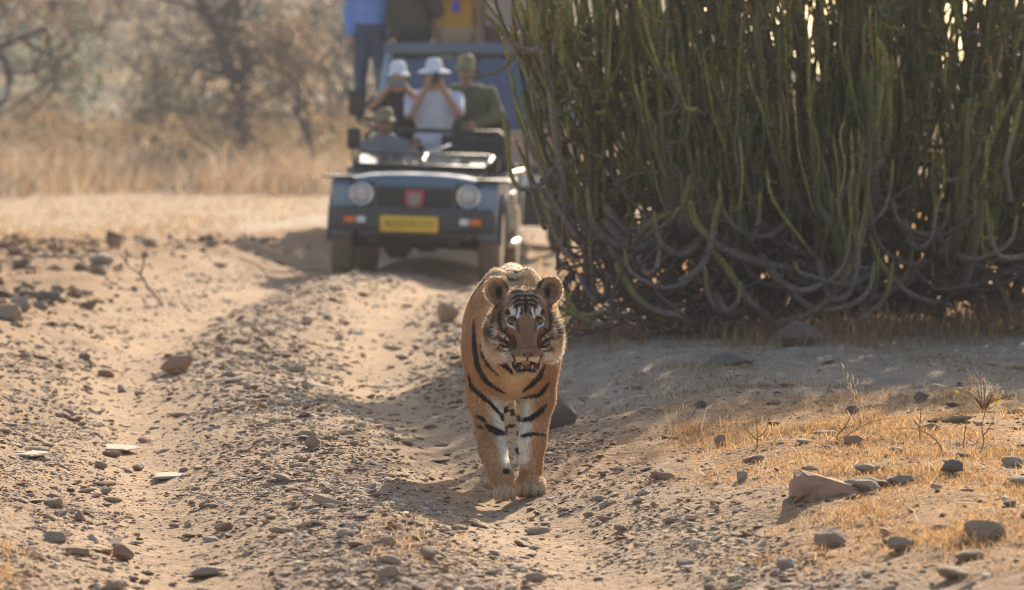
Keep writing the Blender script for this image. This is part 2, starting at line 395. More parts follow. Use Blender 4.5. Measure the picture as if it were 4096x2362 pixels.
# ------------------------------------------------------------------ stones: pebbles as stuff, larger ones one by one
_ico = None
def ico():
    global _ico
    if _ico is None:
        p = (1+5**0.5)/2
        V = np.array([(-1, p, 0), (1, p, 0), (-1, -p, 0), (1, -p, 0), (0, -1, p), (0, 1, p), (0, -1, -p), (0, 1, -p), (p, 0, -1), (p, 0, 1), (-p, 0, -1), (-p, 0, 1)], float)
        V /= np.linalg.norm(V[0])
        F = np.array([(0, 11, 5), (0, 5, 1), (0, 1, 7), (0, 7, 10), (0, 10, 11), (1, 5, 9), (5, 11, 4), (11, 10, 2), (10, 7, 6), (7, 1, 8), (3, 9, 4), (3, 4, 2), (3, 2, 6), (3, 6, 8), (3, 8, 9), (4, 9, 5), (2, 4, 11), (6, 2, 10), (8, 6, 7), (9, 8, 1)])
        _ico = (V, F)
    return _ico
def pebble_field(name, x, y, size, flat, cols, seed, sink=0.25):
    """n stones as one mesh"""
    r = np.random.default_rng(seed); V0, F0 = ico(); n = len(x)
    sh = r.uniform(0.55, 1.25, (n, 12, 1))*V0[None]
    sh = np.clip(sh, -0.82, 0.82)                                    # clipped to give flat, slaty faces
    sc = np.stack([size*r.uniform(0.9, 1.8, n), size*r.uniform(0.8, 1.2, n), size*flat*r.uniform(0.7, 1.3, n)], 1)
    P = sh*sc[:, None, :]
    tx, ty, rz = r.normal(0, 0.22, n), r.normal(0, 0.22, n), r.uniform(0, 6.28, n)
    X, Y, Z = P[..., 0], P[..., 1], P[..., 2]
    Y, Z = Y*np.cos(tx)[:, None]-Z*np.sin(tx)[:, None], Y*np.sin(tx)[:, None]+Z*np.cos(tx)[:, None]
    X, Z = X*np.cos(ty)[:, None]+Z*np.sin(ty)[:, None], -X*np.sin(ty)[:, None]+Z*np.cos(ty)[:, None]
    X, Y = X*np.cos(rz)[:, None]-Y*np.sin(rz)[:, None], X*np.sin(rz)[:, None]+Y*np.cos(rz)[:, None]
    g = HT(x, y); hz = sc[:, 2]*(1-2*sink)
    V = np.stack([X+x[:, None], Y+y[:, None], Z+(g+hz)[:, None]], -1).reshape(-1, 3)
    F = (F0[None]+(np.arange(n)*12)[:, None, None]).reshape(-1, 3)
    return mesh_np(name, V, F, False, np.repeat(cols, 12, 0))
_pal = np.array([[0.42, 0.305, 0.215], [0.50, 0.375, 0.26], [0.34, 0.24, 0.17], [0.48, 0.33, 0.205], [0.42, 0.265, 0.17], [0.56, 0.45, 0.33], [0.33, 0.25, 0.195]])
def scatter(n, d0, d1, seed, dens):
    """points spread evenly over the picture's ground between two depths, thinned by dens(u, x, y)"""
    r = np.random.default_rng(seed); k = int(n*6)
    y = 1/r.uniform(1/d1, 1/d0, k); y = np.where(r.random(k) < 0.5, r.uniform(d0, d1, k), y)
    x = r.uniform(-1, 1, k)*(y*0.108+0.25)
    u = x-XC(y)+0.18*fbm(x*0.35, y*0.22, 3, 3); keep = r.random(k) < dens(u, x, y); x, y = x[keep][:n], y[keep][:n]
    return x, y
def dens_track(u, x, y):
    hump = np.exp(-(u/0.42)**2); sh = np.exp(-((np.abs(u)-1.15)/0.35)**2); rut = np.exp(-((np.abs(u)-0.70)/0.26)**2)
    d = 0.10+0.9*hump+0.40*sh-0.16*rut
    d = d*np.where(u > 1.4, 0.30, 1)*np.where(u < -1.7, 0.5, 1)
    return np.clip(d*(0.35+1.3*(vnoise(x*2.2, y*1.1, 91)-0.12)), 0.015, 1)
peb_m = attr_mat('pebble_stone', rough=0.9, var=0.2, scale=40, bump=0.5, bscale=120, spec=0.2)
def pebbles():
    r = np.random.default_rng(5); out = []
    for i, (n, d0, d1, s0, s1) in enumerate(((30000, 14.5, 24, 0.004, 0.014), (5500, 14.5, 30, 0.012, 0.030), (6500, 24, 46, 0.011, 0.028), (1500, 28, 60, 0.02, 0.05))):
        x, y = scatter(n, d0, d1, 100+i, dens_track); m = len(x)
        s = s0*(s1/s0)**(r.random(m)**1.9)
        c = _pal[r.integers(0, len(_pal), m)]*r.uniform(0.75, 1.2, (m, 1))
        o = link('pebbles', pebble_field('pebbles', x, y, s, r.uniform(0.12, 0.45, m), c, 200+i), peb_m)
        out.append(o)
    x, y = scatter(900, 33, 50, 190, lambda u, x, y: sstep(-1.3, -1.8, u)*sstep(-6, -3.4, u)*np.clip(1.6*vnoise(x*1.5, y*.9, 33)-.35, .03, 1)); m = len(x)
    out.append(link('earth_clods', pebble_field('earth_clods', x, y, .022*(4.0)**(r.random(m)**2.2), r.uniform(.4, .8, m), np.array([.27, .17, .10])*r.uniform(.7, 1.3, (m, 1)), 290), peb_m))
    labels = ('fine gravel strewn over the near track', 'coarse gravel and slate chips on the near track', 'gravel strewn over the far half of the track', 'scattered pebbles around the far bend of the track', 'brown clods of earth along the crest of the left bank')
    for o, l in zip(out, labels): tag(o, l, 'gravel', kind='stuff')
pebbles()
# single stones: shared rock meshes, each stone an object
def rock_mesh(name, seed, flat=0.55, sub=2, jag=0.28, boxy=0.8, colour=(0.32, 0.24, 0.19)):
    import bmesh
    r = random.Random(seed); bm = bmesh.new(); bmesh.ops.create_icosphere(bm, subdivisions=sub, radius=1.0)
    planes = [(Vector((r.gauss(0, 1), r.gauss(0, 1), r.gauss(0, 1)*0.8)).normalized(), r.uniform(0.55, boxy)) for _ in range(11)]
    o = Vector((r.uniform(-9, 9), r.uniform(-9, 9), r.uniform(-9, 9)))
    from mathutils import noise
    for v in bm.verts:
        p = v.co.copy()
        for nrm, d in planes:
            e = p.dot(nrm)-d
            if e > 0: p -= nrm*e*0.92
        p *= 1+jag*0.35*noise.noise(p*1.7+o)+jag*0.12*noise.noise(p*5+o)
        v.co = Vector((p.x, p.y*0.9, p.z*flat))
    me = bpy.data.meshes.new(name); bm.to_mesh(me); bm.free()
    return me
def stone_mat(name, col): return mat(name, col, rough=0.9, var=0.28, scale=5.0, bump=0.6, bscale=14, spec=0.2)
sm_tan = stone_mat('tan_sandstone', (0.42, 0.30, 0.20)); sm_grey = stone_mat('grey_slate', (0.40, 0.295, 0.205))
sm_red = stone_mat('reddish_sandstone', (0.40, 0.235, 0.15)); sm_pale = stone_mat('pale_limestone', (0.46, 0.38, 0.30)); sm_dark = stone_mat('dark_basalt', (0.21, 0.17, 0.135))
_rk = []
for i, (fl, sm_, bx) in enumerate(((0.45, sm_tan, .8), (0.6, sm_grey, .75), (0.35, sm_tan, .7), (0.5, sm_red, .8), (0.3, sm_pale, .72), (0.65, sm_tan, .7), (0.4, sm_grey, .8), (0.55, sm_red, .7))):
    me = rock_mesh('stone', 300+i, fl, 2, 0.3, bx); me.materials.append(sm_); _rk.append(me)
def sit(o, x, y, s, flat, rz, sink=0.3, tilt=(0, 0)):
    o.location = (x, y, h1(x, y)+s*flat*(1-2*sink)); o.rotation_euler = (tilt[0], tilt[1], rz)
def stones():
    r = np.random.default_rng(17); rr = random.Random(3)
    def put(n, d0, d1, seed, dens, s0, s1, label, grp):
        x, y = scatter(n, d0, d1, seed, dens)
        for a, b in zip(x, y):
            s = s0*(s1/s0)**(rr.random()**1.7); k = rr.randrange(len(_rk))
            o = link('stone', _rk[k]); q = rr.uniform(0.8, 1.25); o.scale = (s*q*1.15, s*rr.uniform(0.8, 1.1), s*rr.uniform(0.45, 1.0))
            sit(o, a, b, s, 0.45, rr.uniform(0, 6.28), 0.25, (rr.gauss(0, .15), rr.gauss(0, .15)))
            tag(o, label, 'stone', grp)
    put(95, 14.8, 24, 401, lambda u, x, y: np.exp(-(u/0.5)**2), 0.022, 0.05, 'small angular stone lying on the stony hump between the two wheel ruts', 'stones on the hump between the ruts')
    put(70, 14.8, 26, 402, lambda u, x, y: np.exp(-((u+0.85)/0.45)**2), 0.022, 0.05, 'small tan stone lying in or beside the left wheel rut', 'stones along the left rut')
    put(60, 14.8, 26, 403, lambda u, x, y: np.exp(-((u-1.1)/0.5)**2), 0.02, 0.05, 'small stone lying along the tiger\'s wheel rut and its sloping edge', 'stones along the right rut')
    put(55, 15, 26, 404, lambda u, x, y: sstep(1.6, 2.0, u), 0.03, 0.075, 'small stone half sunk in the dry grass of the verge with the thorny shrub', 'stones on the right verge')
    put(45, 26, 48, 405, lambda u, x, y: sstep(-1.2, -1.7, u), 0.04, 0.10, 'loose stone on the earth bank left of the track', 'stones on the left bank')
    put(50, 26, 46, 406, lambda u, x, y: np.exp(-(u/0.9)**2), 0.03, 0.08, 'loose stone on the track between the tiger and the jeep', 'stones on the track before the jeep')
stones()
# ------------------------------------------------------------------ rocks that the photograph lets one tell apart
def rock(px, py, w_px, h_px, seed, m, label, flat=None, rz=0.0, tilt=(0, 0), sub=3, jag=0.25, boxy=0.75, sink=0.2, depth=0.8, taper=0.0):
    """px, py: middle of the foot of the rock; w_px, h_px: how large it shows"""
    g = ground_at(px, py); s = g[1]/FPX; w = w_px*s/2; h = h_px*s/2
    me = rock_mesh('rock', seed, 1.0, sub, jag, boxy); me.materials.append(m)
    V = np.array([v.co[:] for v in me.vertices]); V /= np.abs(V).max(0); V[:, 2] = (V[:, 2]+1)*(1-taper*np.clip((V[:, 0]+.5)/1.5, 0, 1))-1
    me.vertices.foreach_set('co', V.astype(np.float32).ravel()); me.update()
    o = link('rock', me); o.scale = (w, w*depth, h/(1-sink)); o.rotation_euler = (tilt[0], tilt[1], rz)
    o.location = (g[0], g[1]+w*depth*0.4, h1(g[0], g[1]+w*depth*0.4)+h/(1-sink)*(1-2*sink)); tag(o, label, 'rock'); return o
def slab(poly, px, py, s_px, thick, m, label, rz=0, tilt=(0, 0), lift=0.0):
    """flat angular stone from an outline in its own plane"""
    g = ground_at(px, py); s = g[1]/FPX*s_px; mb = MB(); n = len(poly); r = random.Random(int(px*7+py))
    top = [(x*s*0.93, y*s*0.93, thick*(0.5+0.12*r.uniform(-1, 1))) for x, y in poly]; mid = [(x*s, y*s, thick*0.2*r.uniform(-1, 1)) for x, y in poly]; bot = [(x*s*0.95, y*s*0.95, -thick*0.5) for x, y in poly]
    c = len(top)*3; V = top+mid+bot+[(0, 0, thick*0.55)]
    F = [(i, (i+1) % n, c) for i in range(n)]+[(i+n, (i+1) % n+n, (i+1) % n, i) for i in range(n)]+[(i+2*n, (i+1) % n+2*n, (i+1) % n+n, i+n) for i in range(n)]+[tuple(reversed(range(2*n, 3*n)))]
    mb.add(V, F); o = mb.build('rock', m); o.location = (g[0], g[1], g[2]+thick*0.3+lift); o.rotation_euler = (tilt[0], tilt[1], rz); tag(o, label, 'rock'); return o
rock(176, 374, 38, 18, 11, sm_red, 'reddish brown block of stone tilted on the hump of the track', tilt=(0, -0.22), jag=0.12, boxy=0.6, sink=0.1)
rock(122, 561, 25, 16, 12, sm_red, 'square brown stone standing upright in the near left rut', jag=0.12, boxy=0.62, sink=0.1)
rock(206, 579, 38, 12, 13, sm_grey, 'long flat rounded grey stone beside the square brown one', jag=0.08, boxy=0.9, sink=0.12, tilt=(0, -0.06))
rock(312, 448, 17, 15, 14, sm_grey, 'upright grey stone on the stony hump left of the shaded rut', boxy=0.62)
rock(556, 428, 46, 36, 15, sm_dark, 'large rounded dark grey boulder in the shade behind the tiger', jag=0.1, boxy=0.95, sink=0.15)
def wedge(px, py, label):
    """long wedge: a thick blunt end, its top falling away to one side"""
    import bmesh
    g = ground_at(px, py); k = g[1]/FPX; r = random.Random(8); mb = MB()
    top = [(-38, 2), (-37, 16), (-33, 24), (-28, 27), (-20, 25.5), (-8, 21), (4, 18.5), (16, 14), (28, 8.5), (38, 2)]
    V = []; n = len(top)
    for j_, (yy, q) in enumerate(((-.085, .15), (-.078, .55), (-.062, .95), (-.02, 1.02), (.09, .92), (.17, .5))):
        for x, z in top: V.append((x*k*(1-.03*abs(j_-3))+r.gauss(0, .006), yy+r.gauss(0, .009)-(.03 if x < -32 else 0), max(z*q, 0)*k+r.gauss(0, .005)-.012))
    F = [(a*n+i_, a*n+i_+1, (a+1)*n+i_+1, (a+1)*n+i_) for a in range(5) for i_ in range(n-1)]
    base = len(V); V += [(x*k, (-.07, .2)[b], -.04) for b in (0, 1) for x in (-38, 38)]
    F += [tuple(range(n))+(base+1, base), tuple(reversed(range(5*n, 6*n)))+(base+2, base+3)]
    mb.add(V, F); o = mb.build('rock', sm_red); o.location = tuple(g); tag(o, label, 'rock')
wedge(828, 493, 'long reddish wedge of rock tapering to one side on the grassy verge')
rock(866, 488, 62, 9, 51, sm_grey, 'flat rough grey slab lying against the reddish wedge rock', jag=0.6, boxy=.7, depth=.5, sub=4)
rock(902, 484, 40, 8, 52, sm_grey, 'small jagged grey slab at the tail of the wedge rock', jag=0.6, depth=.6, sub=4)
rock(953, 474, 26, 14, 17, sm_dark, 'dark angular stone with a tail in the dry grass of the verge', jag=0.2, sink=0.1)
rock(985, 540, 52, 20, 18, sm_grey, 'broad lumpy grey rock at the edge of the grassy verge', jag=0.35)
rock(833, 548, 38, 20, 19, sm_grey, 'humped grey rock with a pale top in the grass', jag=0.3)
rock(904, 551, 34, 13, 20, sm_grey, 'low dark stone sunk in grass right of the humped grey rock', jag=0.3)
rock(968, 562, 34, 14, 21, sm_tan, 'smooth low tan stone below the broad lumpy rock')
rock(958, 579, 44, 12, 53, sm_tan, 'half buried tan slab with a raised edge in the near verge', jag=0.5, boxy=.65, taper=.6, sub=4)
rock(786, 569, 20, 13, 22, sm_pale, 'pale pointed stone on the near slope of the verge')
rock(720, 446, 13, 11, 23, sm_tan, 'round tan stone where the slope meets the verge grass')
rock(742, 481, 12, 9, 24, sm_pale, 'pale chip of stone standing on the slope of the verge')
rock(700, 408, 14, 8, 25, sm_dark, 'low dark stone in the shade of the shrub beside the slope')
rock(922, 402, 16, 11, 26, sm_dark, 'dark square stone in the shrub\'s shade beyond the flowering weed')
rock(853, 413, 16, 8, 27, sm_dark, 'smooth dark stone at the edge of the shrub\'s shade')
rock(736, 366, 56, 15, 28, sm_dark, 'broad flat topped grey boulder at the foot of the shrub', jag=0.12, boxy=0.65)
rock(797, 346, 50, 25, 29, stone_mat('dull_red_stone', (.17, .12, .10)), 'dull reddish boulder beneath the arching branches of the shrub', jag=0.15)
rock(100, 264, 28, 13, 30, sm_pale, 'pale flat topped boulder on the left bank', jag=0.15)
rock(48, 302, 26, 12, 31, sm_dark, 'dark brown flat rock on the left bank', jag=0.2)
rock(20, 310, 24, 12, 32, sm_grey, 'grey rock next to the dark flat one on the left bank')
rock(9, 321, 30, 17, 33, sm_grey, 'large grey boulder at the foot of the left bank')
rock(148, 247, 16, 9, 34, sm_grey, 'grey stone on the crest of the left bank')
rock(447, 322, 26, 20, 35, sm_tan, 'tan rock at the right edge of the track behind the tiger', jag=0.2)
rock(84, 362, 12, 9, 36, sm_dark, 'small dark cube of stone on the pale left rut')
rock(55, 508, 24, 10, 37, sm_tan, 'rounded tan stone by the orange grass of the left edge')
rock(80, 522, 12, 10, 38, sm_grey, 'grey topped stone beside the rounded tan one')
rock(391, 579, 28, 13, 39, sm_tan, 'brown wedge of stone at the foot of the orange grass tuft')
rock(428, 560, 22, 15, 40, sm_grey, 'dark split stone among orange grass on the hump')
rock(534, 583, 30, 10, 41, sm_tan, 'flat brown flagstone sunk in the near track')
slab([(-1, -0.9), (-0.7, 0.6), (-0.2, 1.3), (0.5, 1.0), (1.0, 0.2), (0.6, -1.1), (-.1, -.8)], 108, 448, 34, 0.010, sm_pale, 'thin pale slate bedded in the left rut', lift=-0.001)
slab([(-1, -0.9), (-0.7, 0.6), (-0.2, 1.3), (0.5, 1.0), (1.0, 0.2), (0.6, -1.1), (-.1, -.8)], 178, 476, 30, 0.010, sm_pale, 'pale cracked slate in the middle of the left rut', rz=0.3, lift=-0.001)
slab([(-1, -0.9), (-0.7, 0.6), (-0.2, 1.3), (0.5, 1.0), (1.0, 0.2), (0.6, -1.1), (-.1, -.8)], 24, 454, 28, 0.010, sm_pale, 'pale slate shelf at the left edge of the left rut', rz=-0.2, lift=-0.001)
slab([(-1, -0.25), (-0.6, 0.35), (0.4, 0.3), (1.0, 0.1), (0.5, -0.35)], 330, 505, 24, 0.03, sm_grey, 'grey slate leaning out of the hump in the tiger\'s shadow', rz=0.5, tilt=(0.1, 0.3))
# ------------------------------------------------------------------ grasses
def blades(name, x, y, z, h, w, cols, seed, lean=0.5, curl=0.35):
    """each blade: a bent ribbon of two quads and a tip, as one mesh"""
    r = np.random.default_rng(seed); n = len(x); a = r.uniform(0, 6.28, n); ln = np.abs(r.normal(0, lean, n)); f = r.uniform(0, 3.14, n)
    dx, dy = np.cos(a)*np.sin(ln), np.sin(a)*np.sin(ln); dz = np.cos(ln); wx, wy = np.cos(f)*w/2, np.sin(f)*w/2
    P = []
    for t, ww in ((0, 1.0), (0.55, 0.8), (1.0, 0.0)):
        bend = curl*t*t
        cx = x+h*t*(dx+np.cos(a)*bend); cy_ = y+h*t*(dy+np.sin(a)*bend); cz = z+h*t*np.maximum(dz-bend*0.6, 0.1)
        P.append((cx-wx*ww, cy_-wy*ww, cz)); P.append((cx+wx*ww, cy_+wy*ww, cz))
    P = P[:5]
    V = np.stack([np.stack(p, 1) for p in P], 1).reshape(-1, 3); b = np.arange(n)[:, None]*5
    F = np.concatenate([b+np.array([0, 1, 3]), b+np.array([0, 3, 2]), b+np.array([2, 3, 4])])
    return mesh_np(name, V, F, True, np.repeat(cols, 5, 0))
gr_m = attr_mat('dry_grass', rough=0.75, var=0.15, scale=3, trans=0.45, spec=0.2)
straw = np.array([[0.55, 0.335, 0.135], [0.60, 0.40, 0.19], [0.47, 0.245, 0.09], [0.62, 0.46, 0.27], [0.42, 0.23, 0.10]])
def grass():
    r = np.random.default_rng(23)
    def go(name, label, n, d0, d1, seed, dens, h0, h1_, w, pal=straw, lean=0.6, xs=None, dark=1.0):
        if xs is None: x, y = scatter(n, d0, d1, seed, dens)
        else:
            q = np.random.default_rng(seed); k = n*4; y = q.uniform(d0, d1, k); x = q.uniform(xs[0], xs[1], k)*(y/d0 if xs[2] else 1)
            u = x-XC(y); kp = q.random(k) < dens(u, x, y); x, y = x[kp][:n], y[kp][:n]
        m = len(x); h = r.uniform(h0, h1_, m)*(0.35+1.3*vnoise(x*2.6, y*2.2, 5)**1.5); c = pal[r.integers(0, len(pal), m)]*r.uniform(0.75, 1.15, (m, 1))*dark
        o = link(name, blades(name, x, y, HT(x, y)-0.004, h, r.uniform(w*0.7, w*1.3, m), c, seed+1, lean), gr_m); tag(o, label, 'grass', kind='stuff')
    vg = lambda u, x, y: np.clip(sstep(1.15, 1.9, u+0.5*fbm(x*1.4, y*1.1, 7, 3))*(0.05+2.0*np.clip(0.6*vnoise(x*1.9, y*1.3, 19)+0.4*vnoise(x*7, y*4, 29)-0.36, 0, 1)), 0, 1)
    go('verge_grass', 'short orange dry grass matting the right verge', 62000, 14.8, 23, 501, vg, 0.012, 0.05, 0.0035, lean=0.9)
    go('verge_grass', 'thin dry grass in the shade before the shrub', 26000, 22, 31, 502, lambda u, x, y: 0.7*vg(u, x, y), 0.015, 0.055, 0.005, pal=straw*np.array([0.6, 0.72, 0.95]), lean=0.9)  # straw palette darkened and greyed to carry the shrub's shade
    tf = lambda u, x, y: sstep(1.3, 2.0, u)*np.clip(3.5*(vnoise(x*5.5, y*3.4, 37)-.72), 0, 1)
    go('grass_tufts', 'taller straw coloured tufts scattered over the right verge', 7000, 15.5, 24, 511, tf, 0.04, 0.15, 0.0028, pal=straw*np.array([1.0, 1.08, 1.25]), lean=0.55)
    x, y = scatter(1500, 15, 24, 512, lambda u, x, y: sstep(1.1, 1.7, u)*.8+.04); m = len(x); q = np.random.default_rng(513)
    tag(link('leaf_litter', pebble_field('leaf_litter', x, y, q.uniform(.005, .014, m), np.full(m, .10), np.array([[.30, .10, .04], [.22, .11, .05], [.36, .20, .09], [.14, .08, .05]])[q.integers(0, 4, m)], 514, 0.0), peb_m), 'fallen brown leaves and bark crumbs strewn over the right verge', 'leaf litter', kind='stuff')
    go('edge_grass', 'orange dry grass along the near left edge', 9000, 14.6, 20.5, 503, lambda u, x, y: sstep(-1.2, -1.42, u+0.25*fbm(x*3, y*2, 9, 2)), 0.015, 0.06, 0.0035, lean=0.8)
    go('tuft_grass', 'orange dry grass tufts on the near hump', 3200, 15.2, 18.6, 504, lambda u, x, y: np.exp(-(((x+0.36)/0.16)**2+((y-17.2)/0.9)**2)), 0.015, 0.055, 0.0035, lean=0.7)
    go('bank_grass', 'sparse brown stubble along the left bank', 3500, 30, 52, 510, lambda u, x, y: sstep(-1.4, -2.0, u)*np.clip(1.8*vnoise(x*1.2, y*.8, 35)-.6, .02, 1), 0.03, 0.14, 0.008, pal=straw*np.array([.7, .7, .75]), lean=0.6)
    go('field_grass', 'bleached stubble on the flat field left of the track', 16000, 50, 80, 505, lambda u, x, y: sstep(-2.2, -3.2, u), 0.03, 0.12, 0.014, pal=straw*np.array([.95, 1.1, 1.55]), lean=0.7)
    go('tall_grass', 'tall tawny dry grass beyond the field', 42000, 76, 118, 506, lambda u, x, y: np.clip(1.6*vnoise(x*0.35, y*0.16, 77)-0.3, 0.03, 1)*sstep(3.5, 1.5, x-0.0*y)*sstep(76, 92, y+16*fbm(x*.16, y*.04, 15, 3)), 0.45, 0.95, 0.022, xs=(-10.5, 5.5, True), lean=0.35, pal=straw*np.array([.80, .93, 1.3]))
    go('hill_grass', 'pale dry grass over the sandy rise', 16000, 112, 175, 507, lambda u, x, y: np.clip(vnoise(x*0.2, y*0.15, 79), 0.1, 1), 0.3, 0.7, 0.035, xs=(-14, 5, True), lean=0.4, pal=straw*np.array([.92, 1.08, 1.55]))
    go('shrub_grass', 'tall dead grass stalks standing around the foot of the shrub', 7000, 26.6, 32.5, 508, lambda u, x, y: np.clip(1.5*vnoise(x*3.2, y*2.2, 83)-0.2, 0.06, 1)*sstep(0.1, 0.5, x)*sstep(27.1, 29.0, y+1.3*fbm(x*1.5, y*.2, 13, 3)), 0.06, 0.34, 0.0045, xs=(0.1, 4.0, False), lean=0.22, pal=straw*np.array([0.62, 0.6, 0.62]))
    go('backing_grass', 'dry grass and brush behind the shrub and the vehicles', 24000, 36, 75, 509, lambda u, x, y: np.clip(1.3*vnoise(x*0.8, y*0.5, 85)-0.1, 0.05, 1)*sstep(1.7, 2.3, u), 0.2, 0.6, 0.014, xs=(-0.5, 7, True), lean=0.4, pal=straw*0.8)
grass()
# ------------------------------------------------------------------ tiger
TX, TY = 0.0, 20.45                              # under its planted front paw line
# stripes and patches are drawn in the animal's own frontal plane (x across, z up, in metres)
def B1(cx, cy): return (((1800+cx/2.6)/4-512)/244, (494-(1000+cy/2.6)/4)/244)      # chest sketch
def B2(cx, cy): return (((1750+cx/2.08)/4-512)/244, (494-(1400+cy/2.08)/4)/244)    # leg sketch
def HD(cx, cy): return ((cx-775)/2600, (693-cy)/2600)                               # face sketch, origin between the eyes
HEAD_LOC = np.array([0.052, -0.42, 0.745]); HEAD_ROT = rotm(rx=R(2), rz=R(4))
def head_prims():
    P = [ell((0, .11, .025), (.112, .135, .10)), ell((0, .035, .055), (.082, .07, .06))]
    for s in (-1, 1):
        P += [ell((s*.082, .065, -.055), (.066, .085, .085)), ell((s*.112, .095, -.06), (.044, .055, .095), .03, rotm(ry=s*R(-12))),
              ell((s*.085, .08, -.125), (.055, .065, .055), .03),
              ell((s*.052, .008, .030), (.036, .026, .017), .02), ell((s*.066, -.005, -.035), (.036, .035, .026), .025)]
    P += [cap((0, .0, .035), (0, -.110, -.090), .043, .039, .03), ell((0, -.05, -.04), (.040, .06, .05), .03)]
    for s in (-1, 1):
        P += [ell((s*.032, -.108, -.134), (.040, .050, .028), .014), cap((s*.072, .06, -.13), (s*.036, -.055, -.178), .032, .022, .025)]
    P += [ell((0, -.150, -.121), (.027, .018, .016), .007), ell((0, -.078, -.194), (.042, .055, .020), .012)]
    P += [ell((0, -.118, -.170), (.036, .07, .0125), .007, None, True)]
    P += [cap((0, -.165, -.138), (0, -.165, -.158), .0025, .0025, .006, True)]
    for s in (-1, 1):
        P += [ell((s*.054, -.030, .001), (.021, .022, .012), .012, rotm(ry=s*R(12)), True)]
        P += [ell((s*.054, -.021, .0078), (.023, .013, .0065), .006, rotm(ry=s*R(14))), ell((s*.054, -.016, -.0125), (.021, .012, .0055), .006, rotm(ry=s*R(10)))]
        er = rotm(rx=R(-8), ry=s*R(24), rz=s*R(-30))
        P += [ell((s*.106, .100, .112), (.055, .019, .060), .018, er), ell((s*.108, .076, .112), (.041, .023, .045), .008, er, True)]
    return P
def tiger_prims():
    P = [cap((.035, -.22, .70), (0, .12, .70), .125, .165, .07),
         ell((0, .02, .585), (.150, .17, .175), .06), ell((0, .17, .62), (.160, .26, .225), .06),
         cap((0, .25, .67), (0, 1.0, .645), .195, .190, .07), ell((0, 1.25, .69), (.165, .30, .20), .07),
         cap((.0, .2, .885), (0, .7, .845), .035, .045, .05), cap((0, .7, .845), (0, 1.35, .865), .045, .05, .05)]
    for s in (-1, 1):
        P += [ell((s*.108, .14, .66), (.072, .16, .21), .06), ell((s*.066, .16, .86), (.045, .11, .075), .045)]
    # planted front leg (right in the picture)
    P += [cap((.115, .10, .60), (.108, .13, .40), .082, .066, .05), cap((.108, .13, .40), (.086, .05, .23), .064, .051, .03), cap((.086, .05, .23), (.076, .03, .085), .049, .046, .03),
          ell((.074, -.02, .050), (.066, .085, .045), .02)]
    for i, dx in enumerate((-.047, -.016, .017, .048)):
        P += [ell((.074+dx, -.085+abs(dx)*.5, .036), (.0175, .034, .031), .003)]
    # lifted front leg (left in the picture)
    P += [cap((-.112, .10, .60), (-.112, .12, .41), .086, .072, .05), cap((-.112, .12, .41), (-.078, -.03, .19), .070, .050, .03), cap((-.078, -.03, .19), (-.045, -.13, .10), .049, .046, .03),
          cap((-.045, -.13, .10), (-.030, -.185, .045), .043, .038, .02)]
    for i, dx in enumerate((-.033, -.011, .011, .033)):
        P += [ell((-.030+dx, -.205+abs(dx)*.5, .026), (.0140, .024, .026), .003)]
    # hind leg set far forward (left) and hind leg behind (right)
    P += [ell((-.105, 1.12, .53), (.080, .20, .22), .06), cap((-.10, .98, .42), (-.060, .92, .26), .075, .05, .04), cap((-.060, .92, .26), (-.075, .52, .10), .043, .036, .03), cap((-.075, .52, .10), (-.085, .40, .05), .036, .036, .02), ell((-.086, .33, .042), (.048, .075, .036), .02)]
    P += [ell((.105, 1.34, .52), (.080, .19, .23), .06), cap((.10, 1.34, .40), (.065, 1.52, .27), .072, .045, .04), cap((.065, 1.52, .27), (.05, 1.42, .06), .038, .034, .03), ell((.05, 1.36, .042), (.048, .08, .036), .02)]
    # tail hanging behind
    pts = [(0, 1.50, .80), (-.01, 1.66, .66), (-.02, 1.74, .48), (-.022, 1.78, .30), (-.01, 1.86, .20), (.01, 1.98, .20)]
    for a, b in zip(pts[:-1], pts[1:]): P += [cap(a, b, .033, .030, .02)]
    return P+xform(head_prims(), HEAD_ROT, HEAD_LOC)
def polyd(x, z, pts):
    """distance to a polyline and position along it (0..1)"""
    d = np.full(x.shape, 9.0); tt = np.zeros(x.shape); n = len(pts)-1
    for i in range(n):
        (ax, az), (bx, bz) = pts[i], pts[i+1]; ex, ez = bx-ax, bz-az
        t = np.clip(((x-ax)*ex+(z-az)*ez)/(ex*ex+ez*ez+1e-12), 0, 1); q = np.hypot(x-ax-t*ex, z-az-t*ez)
        m = q < d; d = np.where(m, q, d); tt = np.where(m, (i+t)/n, tt)
    return d, tt
def stroke(x, z, pts, w, soft=0.0018, taper=True):
    d, t = polyd(x, z, pts); d = d+.0022*fbm(x*90, z*90, 17, 2); ww = w*(1-0.75*np.abs(2*t-1)**2.5) if taper else w
    return sstep(soft, -soft, d-ww)
ORANGE = np.array([0.58, 0.345, 0.168]); TAWNY = np.array([0.74, 0.50, 0.27]); CREAM = np.array([0.84, 0.72, 0.53]); WHITE = np.array([0.88, 0.85, 0.78]); BLACK = np.array([0.018, 0.014, 0.012]); BROWN = np.array([0.27, 0.145, 0.07])
def mixc(c, m, col): return c*(1-m[:, None])+col*m[:, None]
